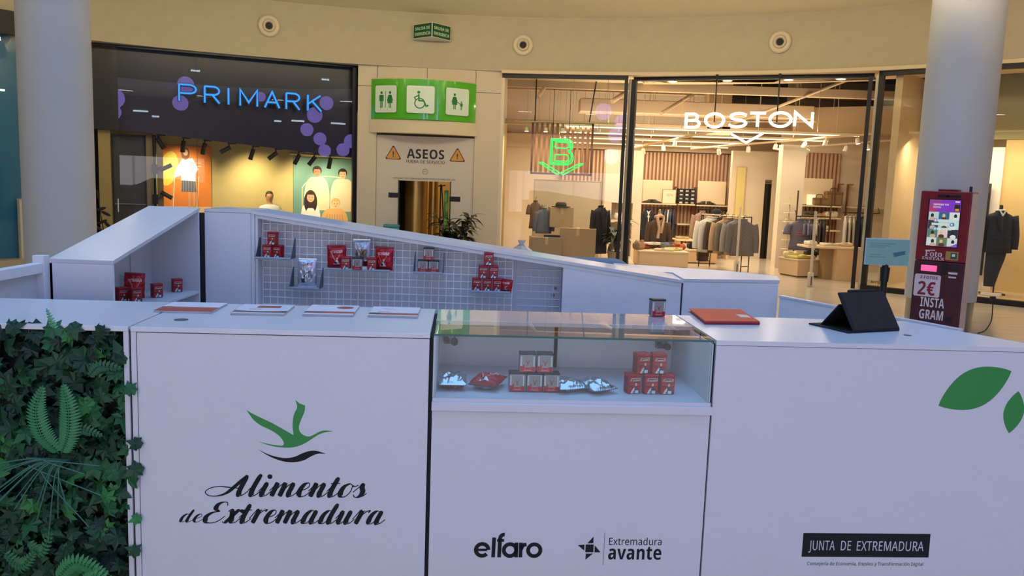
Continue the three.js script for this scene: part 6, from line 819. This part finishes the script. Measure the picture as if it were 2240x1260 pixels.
// ---------------------------------------------------------------- the stand: rear units, their white lightened to make up for weak light
const rearWhiteLit = M('#ecedf1', 0.42, 0, { map: laminateMap });
{
  const t = thing('grid_display_wall', 'white display wall with sloping top and wire grid behind the stand', 'display wall', [-0.3, 0, -5.5]), X = (g) => [].concat(g).map((q) => q.translate(0.3, 0, 5.5)), hAt = (x) => 1.455 - (x + 1.757) * 0.1252;
  part('top_board', X(poly([[-1.757, hAt(-1.757)], [1.15, hAt(1.15)], [1.15, hAt(1.15) - 0.02], [-1.757, hAt(-1.757) - 0.02]], 0.4).translate(0, 0, -5.895)), whiteTop, t);
  part('top_rail', X(poly([[-1.715, hAt(-1.715) - 0.022], [1.14, hAt(1.14) - 0.022], [1.14, hAt(1.14) - 0.045], [-1.715, hAt(-1.715) - 0.045]], 0.02).translate(0, 0, -5.525)), rearWhiteLit, t);
  X([span(-1.757, -1.735, 0, hAt(-1.757) - 0.021, -5.9, -5.5), span(-1.732, -1.715, 0, hAt(-1.73) - 0.021, -5.9, -5.508)]).forEach((g) => part('stile', [g], rearWhiteLit, t));
  part('back_panel', X(poly([[-1.75, 0], [1.14, 0], [1.14, hAt(1.14) - 0.021], [-1.75, hAt(-1.75) - 0.021]], 0.015).translate(0, 0, -5.64)), M('#dcdde4', 0.6), t);
  part('plain_panel', X(poly([[0.34, 0], [1.14, 0], [1.14, hAt(1.14) - 0.04], [0.34, hAt(0.34) - 0.04]], 0.02).translate(0, 0, -5.53)), rearWhiteLit, t);
  const wires = [], z = -5.57; for (let i = 0; i <= 34; i++) { const x = -1.7 + i * 0.05; wires.push(rod([x, 0.4, z], [x, hAt(x) - 0.05, z], 0.0036, 5)); } for (let k = 0; k <= 20; k++) { const y = 0.42 + k * 0.05, xe = Math.min(0.0, -1.757 + (1.455 - 0.05 - y) / 0.1252); if (xe > -1.68) wires.push(rod([-1.7, y, z + 0.005], [xe, y, z + 0.005], 0.0036, 5)); }
  part('wire_grid', X(wires), M('#ffffff', 0.4), t);
  const w2 = []; for (let i = 0; i <= 6; i++) { const x = 0.03 + i * 0.05; w2.push(rod([x, 0.4, z], [x, hAt(x) - 0.05, z], 0.0036, 5)); } for (let k = 0; k <= 14; k++) w2.push(rod([0.03, 0.42 + k * 0.05, z + 0.005], [0.33, 0.42 + k * 0.05, z + 0.005], 0.0036, 5)); part('wire_grid', X(w2), M('#d6d6e2', 0.4), t);
  const red = part('red_smudge', X([[0.285, 0.94, 0.012], [0.3, 0.99, 0.01], [0.31, 0.91, 0.008]].map(([x, y, r]) => new THREE.CircleGeometry(r, 10).translate(x, y, -5.622))), M('#a8788a', 0.7), t, 'faint reddish marks');
}
function shelfOnGrid(label, x0, x1, y, lips = true) {
  const t = thing('grid_shelf', label, 'shelf', [(x0 + x1) / 2, y, -5.56]), h = (x1 - x0) / 2; part('plate', [rspan(-h, h, -0.004, 0, 0, 0.13, 0.001)], M('#b4bccb', 0.2), t);
  if (lips) for (const s of [-1, 1]) part('side_bracket', [poly([[0, 0], [0.12, 0], [0.02, 0.13], [0, 0.13]], 0.003).rotateY(-Math.PI / 2).translate(s * h, 0, 0)], M('#4d5662', 0.4), t);
  part('front_lip', [rspan(-h, h, -0.006, 0.01, 0.126, 0.13, 0.001)], M('#b4bccb', 0.2), t); return t;
}
shelfOnGrid('grid shelf with the three-tin pyramid, upper left of the wire grid', -1.71, -1.475, 1.146); shelfOnGrid('grid shelf with the single silver packet, low on the left of the wire grid', -1.485, -1.285, 0.953); shelfOnGrid('wide grid shelf with packets and tins, below the middle of the slope', -1.25, -0.815, 1.088, false); shelfOnGrid('grid shelf with the black-lidded three-tin pyramid', -0.66, -0.465, 1.084); shelfOnGrid('grid shelf with the tall red pyramid at the right of the wire grid', -0.275, -0.01, 0.972, false);
const zs = -5.49;
tin('red', 'red spice tin, bottom left of the small pyramid top left on the wire grid', [-1.642, 1.147, zs], 0); tin('red', 'red spice tin, bottom right of the small pyramid top left on the wire grid', [-1.572, 1.147, zs], -0.3); tin('red', 'red spice tin on top of the small pyramid top left on the wire grid', [-1.608, 1.234, zs], -0.1);
pouch('shiny silver packet standing alone on the low grid shelf', 0.125, 0.195, 0.05, printFoil, foil, [-1.38, 0.955, zs], [-0.08, 0.05, 0], 7.3);
pouch('red packet at the left end of the wide grid shelf', 0.125, 0.155, 0.05, redFoil, foil, [-1.185, 1.09, -5.52], [-0.1, 0.15, 0.03], 8.1); pouch('red packet at the right end of the wide grid shelf', 0.125, 0.155, 0.05, redFoil, foil, [-0.868, 1.09, -5.5], [-0.06, -0.1, -0.02], 9.9); pouch('silver packet with a flared crimped top, standing highest on the wide grid shelf', 0.12, 0.2, 0.05, printFoil2, foil, [-1.02, 1.09, -5.53], [-0.05, 0, 0.02], 11.4);
tin('red', 'red spice tin left of the silver tin on the wide grid shelf', [-1.112, 1.089, -5.455], 0.05); tin('silver', 'silver and red spice tin in the middle of the wide grid shelf', [-1.032, 1.089, -5.45], 0); tin('red', 'red spice tin right of the silver tin on the wide grid shelf', [-0.937, 1.089, -5.455], 0.05); { const t = thing('price_card', 'small white folded price card in front of the wide grid shelf packets', 'sign', [-0.985, 1.089, -5.44]); part('card', [rspan(-0.02, 0.02, 0, 0.025, -0.001, 0.001, 0.0004).rotateX(-0.2)], M('#e4e8ee', 0.5), t); part('back_leaf', [rspan(-0.02, 0.02, 0, 0.025, -0.001, 0.001, 0.0004).rotateX(0.2).translate(0, 0, -0.011)], M('#e4e8ee', 0.5), t); }
tin('silver', 'silver and red spice tin, bottom left of the black-lidded pyramid on the wire grid', [-0.6, 1.085, zs], 0); tin('silver', 'silver and red spice tin, bottom right of the black-lidded pyramid on the wire grid', [-0.528, 1.085, zs], 0); tin('silver', 'silver and red spice tin on top of the black-lidded pyramid on the wire grid', [-0.564, 1.168, zs], 0);
[[-0.238, 0, 'bottom left'], [-0.168, 0, 'bottom middle'], [-0.1, 0, 'bottom right'], [-0.198, 1, 'middle row left'], [-0.128, 1, 'middle row right'], [-0.163, 2, 'topmost']].forEach(([x, r, n]) => tin('red', 'red spice tin, ' + n + ' in the tall pyramid right on the wire grid', [x, 0.973 + r * 0.087, zs], 0.04));
pouch('small crumpled red packet beside the tall red pyramid', 0.08, 0.085, 0.05, redFoil, redFoil, [-0.042, 0.974, -5.47], [-0.1, -0.3, -0.1], 13);
{ // end panel, corner block, low wall, left cabinet, railing
  const p = thing('end_panel_cabinet', 'plain white upright cabinet front between the sloping cabinet and the wire grid wall', 'cabinet', [-1.914, 0, -5.5]); part('front_panel', [rspan(-0.154, 0.154, 0, 1.437, -0.02, 0, 0.002)], rearWhiteLit, p); part('top', [rspan(-0.156, 0.156, 1.438, 1.458, -0.4, 0.002, 0.002)], whiteTop, p); each('side_panel', [span(-0.154, -0.136, 0, 1.437, -0.4, -0.02), span(0.136, 0.154, 0, 1.437, -0.4, -0.02), span(-0.136, 0.136, 0, 1.437, -0.4, -0.385)], rearWhiteLit, p);
  const b = thing('corner_block', 'low pale blue white corner cabinet joining the right end of the wire grid wall', 'cabinet', [1.4, 0, -5.7]), Q = [[1.152, -5.503], [1.838, -5.625], [1.907, -5.9], [1.64, -6.15], [0.79, -6.46], [0.79, -5.9], [1.152, -5.9]].map((q) => [q[0] - 1.4, q[1] + 5.7]);
  part('top', [slab(Q, 1.08, 1.1)], M('#dcdde2', 0.25, 0, { map: laminateMap }), b); part('body', [slab(Q.map((q) => [q[0] * 0.985, q[1] * 0.985]), 0, 1.078)], rearWhiteLit, b); part('front_edge', [rod([-0.243, 0.0, 0.188], [-0.243, 1.078, 0.188], 0.006)], rearWhiteLit, b);
  const l = thing('low_screen', 'low white screen running forward from the corner cabinet towards the leaf counter', 'screen', [2.14, 0, -5.0]), ang = Math.atan2(0.6, 1.2); part('panel', [rspan(-0.015, 0.015, 0, 0.985, -0.66, 0.66, 0.002).rotateY(ang)], rearWhiteLit, l); part('cap', [rspan(-0.02, 0.02, 0.985, 1.0, -0.665, 0.665, 0.002).rotateY(ang)], whiteTop, l); part('foot', [rspan(-0.1, 0.1, 0, 0.02, -0.03, 0.03, 0.004).rotateY(ang)], rearWhiteLit, l);
  const c = thing('sloping_cabinet', 'white open cabinet with a steeply sloping lid along the left side of the stand', 'cabinet', [-2.245, 0, -4.845]), Z = 0.595, lid = (z) => 1.346 - z * 0.2017;
  const side = (x0, x1, y0, d) => poly([[-Z, y0], [Z, y0], [Z, lid(Z) + d], [-Z, lid(-Z) + d]], x1 - x0).rotateY(-Math.PI / 2).translate(x1, 0, 0);
  part('lid', [poly([[-Z, lid(-Z)], [Z, lid(Z)], [Z, lid(Z) - 0.02], [-Z, lid(-Z) - 0.02]], 0.335).rotateY(-Math.PI / 2).translate(0.168, 0, 0)], whiteTop, c);
  part('back_panel', [side(-0.165, -0.15, 0, -0.021)], whiteInner, c); part('end_panel', [rspan(-0.165, 0.165, 0, lid(Z) - 0.021, Z - 0.02, Z, 0.002)], rearWhiteLit, c); part('far_panel', [span(-0.165, 0.165, 0, lid(-Z) - 0.021, -Z, -Z + 0.02)], whiteInner, c); part('shelf', [rspan(-0.15, 0.165, 0.898, 0.916, -Z + 0.02, Z - 0.02, 0.002)], whiteInner, c); part('middle_seam', [span(-0.149, -0.147, 0.92, lid(-0.27) - 0.03, -0.275, -0.27)], M('#a5a9ae', 0.6), c); each('hinge', [rspan(0.12, 0.15, 1.2, 1.24, -Z - 0.03, -Z, 0.004), rspan(0.12, 0.15, 0.98, 1.02, -Z - 0.03, -Z, 0.004), rspan(0.1, 0.15, 1.38, 1.42, -Z - 0.03, -Z, 0.004)], steel, c); part('cam_hole', [new THREE.CircleGeometry(0.006, 12).rotateY(Math.PI / 2).translate(-0.1485, 1.33, -0.42)], darkGap, c);
  part('gap_shade_board', [span(-0.165, 0.174, 0, 1.43, -Z - 0.09, -Z - 0.06)], M('#2a2c30', 0.8), c);  // dark board added behind the gap, standing in for its shade
  const r = thing('side_railing', 'white framed side panel running forward from the sloping cabinet at the far left', 'railing', [-2.44, 0, -3.6]); part('post', [rspan(-0.03, 0.03, 0, 1.245, -0.655, -0.6, 0.004)], rearWhiteLit, r); part('top_rail', [rspan(-0.025, 0.025, 1.155, 1.208, -0.6, 0.9, 0.004)], rearWhiteLit, r); part('panel', [span(-0.02, -0.008, 0.05, 1.155, -0.6, 0.9)], whiteInner, r); part('bottom_rail', [rspan(-0.025, 0.025, 0, 0.06, -0.6, 0.9, 0.004)], rearWhiteLit, r);
  const y = 0.9165; tin('red', 'red spice tin half hidden behind the front edge of the sloping cabinet', [-2.33, y, -4.86], 0.9); tin('red', 'red spice tin leaning in front of the red packet inside the sloping cabinet', [-2.245, y, -4.86], 0.75); tin('red', 'red spice tin alone in the middle of the sloping cabinet shelf', [-2.21, y, -5.07], 0.8); tin('red', 'red spice tin at the far end of the sloping cabinet shelf', [-2.195, y, -5.34], 0.6);
  pouch('dark red packet standing behind the tins inside the sloping cabinet', 0.12, 0.16, 0.04, redFoil, foil, [-2.31, y, -4.98], [-0.2, 0.7, -0.1], 15);
}
{ // curved lounge seat behind the stand
  const t = thing('curved_bench', 'grey blue curved lounge seat back just behind the slope of the wire grid wall', 'bench', [0.75, 0, -8.9], -0.1), g = M('#7f8b9a', 0.6);
  const rings = []; for (let i = 0; i <= 26; i++) { const u = i / 26, x = lerp(-0.75, 0.72, u), top = 0.93 * Math.pow(Math.max(0.001, 1 - Math.pow(Math.max(0, (u - 0.72) / 0.3), 2.4)), 0.5); rings.push([[x, 0, 0.14], [x, top * 0.75, 0.11], [x, top * 0.95, 0.07], [x, top, 0.0], [x, top * 0.95, -0.07], [x, 0, -0.14]]); }
  part('backrest', [loft(rings, true)], g, t); part('seat', [rb(1.3, 0.12, 0.5, 0.05, -0.05, 0.42, -0.35, 4)], M('#6d7886', 0.6), t); part('base', [rspan(-0.65, 0.55, 0, 0.36, -0.55, -0.15, 0.01)], M('#4d545c', 0.6), t);
}
// ---------------------------------------------------------------- photo kiosk and information screen
{
  const t = thing('photo_kiosk', 'tall dark red self-service photo kiosk with a lit screen in front of the right column', 'kiosk', [5.2, 0, -10.02], -0.7), w = 0.56, d = 0.34, r1 = M('#7c131e', 0.35), r2 = M('#430f20', 0.4), whiteP = M('#d8cbd0', 0.5);
  part('upper_body', [rspan(-w / 2, w / 2, 0.93, 1.78, -d, 0, 0.012)], r1, t); part('lower_body', [rspan(-w / 2, w / 2, 0.02, 0.925, -d, 0, 0.012)], r2, t); part('plinth', [span(-w / 2 + 0.02, w / 2 - 0.02, 0, 0.02, -d + 0.02, -0.02)], black, t); each('side_panel', [rspan(w / 2, w / 2 + 0.004, 0.04, 1.76, -d + 0.02, -0.02, 0.001)], M('#b9aab4', 0.4), t); part('top_lamp', [rspan(-0.1, 0.12, 1.78, 1.805, -0.2, -0.03, 0.006)], M('#6e0f1c', 0.4), t); part('aerial', [rod([0.24, 1.78, -0.1], [0.24, 1.845, -0.1], 0.016)], black, t);
  part('camera_bar', [rspan(-0.09, 0.17, 1.705, 1.74, 0, 0.012, 0.004)], M('#2a1216', 0.3), t); part('lens', [cyl(0.011, 0.011, 0.006, 0, 0, 0, 16).rotateX(Math.PI / 2).translate(0.02, 1.722, 0.014)], M('#08080a', 0.1), t);
  const sx = canvasTex(320, 512, (c, W2, H2) => {
    const gr = ['#a04a9c', '#8a3fd0']; c.fillStyle = gr[0]; c.fillRect(0, 0, W2, H2); c.fillStyle = gr[1]; c.beginPath(); c.moveTo(140, 0); c.lineTo(320, 0); c.lineTo(320, 130); c.lineTo(60, 130); c.fill(); c.fillStyle = '#c2407c'; c.beginPath(); c.moveTo(0, 70); c.lineTo(90, 110); c.lineTo(60, 140); c.lineTo(0, 140); c.fill();
    c.fillStyle = '#ffe6f2'; c.font = 'bold 26px sans-serif'; c.fillText('IMPRIME TUS', 40, 62, 160); c.fillText('FOTOS', 40, 92, 90); c.fillStyle = '#eee'; c.fillRect(262, 12, 46, 14); c.fillStyle = '#2a2a22'; c.fillRect(258, 50, 56, 70); c.fillStyle = '#d9a02c'; c.fillRect(266, 92, 40, 26);
    const cols = ['#bfe6e2', '#3f6f9a', '#e4efe8', '#39424a', '#cfdcd6', '#c9efe6', '#5f8f7c', '#e8d8d0', '#303840', '#d6eee8', '#6f8a5c', '#dfe8e2']; let k = 0;
    for (let r = 0; r < 4; r++) for (let q = 0; q < 3; q++) { const x = 4 + q * 106, y = 134 + r * 94; c.fillStyle = cols[k % 12]; c.fillRect(x, y, 102, 90); c.fillStyle = ['#3a2a24', '#e8c8b0', '#22303c'][k % 3]; c.beginPath(); c.ellipse(x + 36 + (k * 13) % 30, y + 40, 16, 22, 0, 0, 7); c.fill(); c.fillStyle = ['#d9b8a0', '#5a3a2c', '#f0f0f0'][k % 3]; c.beginPath(); c.ellipse(x + 40 + (k * 13) % 30, y + 78, 30, 22, 0, 0, 7); c.fill(); k++; }
    c.fillStyle = '#d4efe8'; c.fillRect(90, 214, 200, 26); c.fillRect(40, 254, 200, 26); c.fillRect(100, 306, 150, 24); for (const [x, y, b] of [[78, 226, '#a99ad0'], [246, 268, '#6f9ad8'], [80, 318, '#7fa8dc']]) { c.fillStyle = b; c.beginPath(); c.arc(x, y, 22, 0, 7); c.fill(); c.fillStyle = '#e6f0f8'; c.beginPath(); c.arc(x, y, 10, 0, 7); c.fill(); } c.fillStyle = '#8a5fd0'; c.beginPath(); c.moveTo(230, 512); c.lineTo(320, 470); c.lineTo(320, 512); c.fill();
  });
  const sm = new THREE.MeshStandardMaterial({ color: 0x111111, emissive: 0xffffff, emissiveMap: sx, emissiveIntensity: 0.75, roughness: 0.2 }); part('screen_frame', [rspan(-0.185, 0.185, 1.1, 1.69, 0, 0.006, 0.003)], M('#3a0c16', 0.3), t); part('screen', [new THREE.PlaneGeometry(0.345, 0.565).translate(0, 1.395, 0.0068)], sm, t);
  part('lettering', [text('Foto', 'serif', -0.17, 0.02, 0.985, 0.065, 0.002), sweep([[-0.17, 1.055], [-0.06, 1.062]], 0.01, 0.002), text('INSTAX', 'serif', -0.2, 0.05, 0.925 + 0.018, 0.034, 0.002)].map((g) => g.translate(0, 0, 0.001)), whiteP, t); part('sticker', [rspan(0.06, 0.2, 0.955, 1.06, 0, 0.002, 0.0008)], M('#a8854a', 0.4), t); part('sticker_picture', [rspan(0.115, 0.185, 0.97, 1.045, 0.002, 0.003, 0.0004)], M('#3c5030', 0.5), t); part('sticker_picture', [rspan(0.13, 0.165, 1.0, 1.03, 0.003, 0.004, 0.0004)], M('#e8f0e8', 0.5), t);
  part('photo_slot', [rspan(-0.2, -0.02, 0.8, 0.875, 0, 0.012, 0.005)], glow('#e0508a', 0.9, '#e06a98'), t); part('coin_panel', [rspan(0.03, 0.09, 0.77, 0.92, 0, 0.008, 0.003)], M('#141015', 0.35), t); part('card_reader', [rspan(0.11, 0.21, 0.835, 0.89, 0, 0.02, 0.005)], M('#16121a', 0.4), t); each('reader_label', [rspan(0.11, 0.21, 0.785, 0.81, 0, 0.002, 0.0006), rspan(0.115, 0.2, 0.74, 0.758, 0, 0.002, 0.0006)], whiteP, t);
  part('price_plate', [poly([[-0.26, 0.5], [-0.245, 0.485], [0.02, 0.485], [0.035, 0.5], [0.035, 0.745], [0.02, 0.76], [-0.245, 0.76], [-0.26, 0.745]], 0.002)], M('#cfc2c8', 0.45), t); part('price_lettering', [text('2 FOTOS', 'bold', -0.2, 0.0, 0.705, 0.036, 0.002), text('2€', 'bold', -0.215, -0.015, 0.505, 0.165, 0.002)].map((g) => g.translate(0, 0, 0.0015)), M('#8a1330', 0.45), t); part('lettering', [text('INSTA', 'bold', -0.17, 0.1, 0.36, 0.115, 0.002), text('GRAM', 'bold', -0.17, 0.1, 0.21, 0.115, 0.002)].map((g) => g.translate(0, 0, 0.001)), whiteP, t); part('return_tray', [rspan(0.13, 0.21, 0.2, 0.27, 0, 0.01, 0.004)], M('#1c0a12', 0.4), t);
  const c = thing('power_cable', 'thin black power cable running down beside the right column to the floor', 'cable', [6.05, 0, -10.55]); part('cord', [tube([[0.22, 0.42, -0.1], [0.2, 0.3, -0.05], [0.16, 0.15, 0.02], [0.05, 0.03, 0.1], [-0.1, 0.008, 0.2]], 0.007, 24, 7)], black, c); part('plug', [rspan(0.19, 0.25, 0.4, 0.45, -0.13, -0.08, 0.008)], M('#2a2a2c', 0.5), c);
  const s = thing('information_screen', 'pale blue information screen on a black pole behind the tablet', 'sign', [3.41, 0, -7.5], -0.12); part('panel', [rspan(-0.195, 0.195, 1.07, 1.315, -0.015, 0.005, 0.005)], M('#b3c2c8', 0.4), s); part('screen', [new THREE.PlaneGeometry(0.375, 0.23).translate(0, 1.192, 0.006)], new THREE.MeshStandardMaterial({ color: 0x1a2226, emissive: 0xffffff, emissiveIntensity: 0.34, roughness: 0.3, emissiveMap: canvasTex(256, 160, (q) => { q.fillStyle = '#86b8cc'; q.fillRect(0, 0, 256, 160); q.fillStyle = '#5f97b4'; for (const [x, y, w2] of [[20, 24, 150], [20, 36, 120], [20, 48, 90], [20, 96, 70], [20, 110, 100]]) q.fillRect(x, y, w2, 5); q.fillStyle = '#2f6f96'; q.beginPath(); q.moveTo(160, 84); q.lineTo(236, 66); q.lineTo(230, 84); q.lineTo(240, 88); q.lineTo(170, 110); q.fill(); }) }), s); part('pole', [rod([0, 0, -0.02], [0, 1.08, -0.02], 0.028)], black, s); part('collar', [cyl(0.042, 0.036, 0.13, 0, 0.985, -0.02, 24)], black, s); part('foot', [cyl(0.2, 0.21, 0.02, 0, 0.01, -0.02, 36)], black, s);
}
renderer.render(scene, camera);
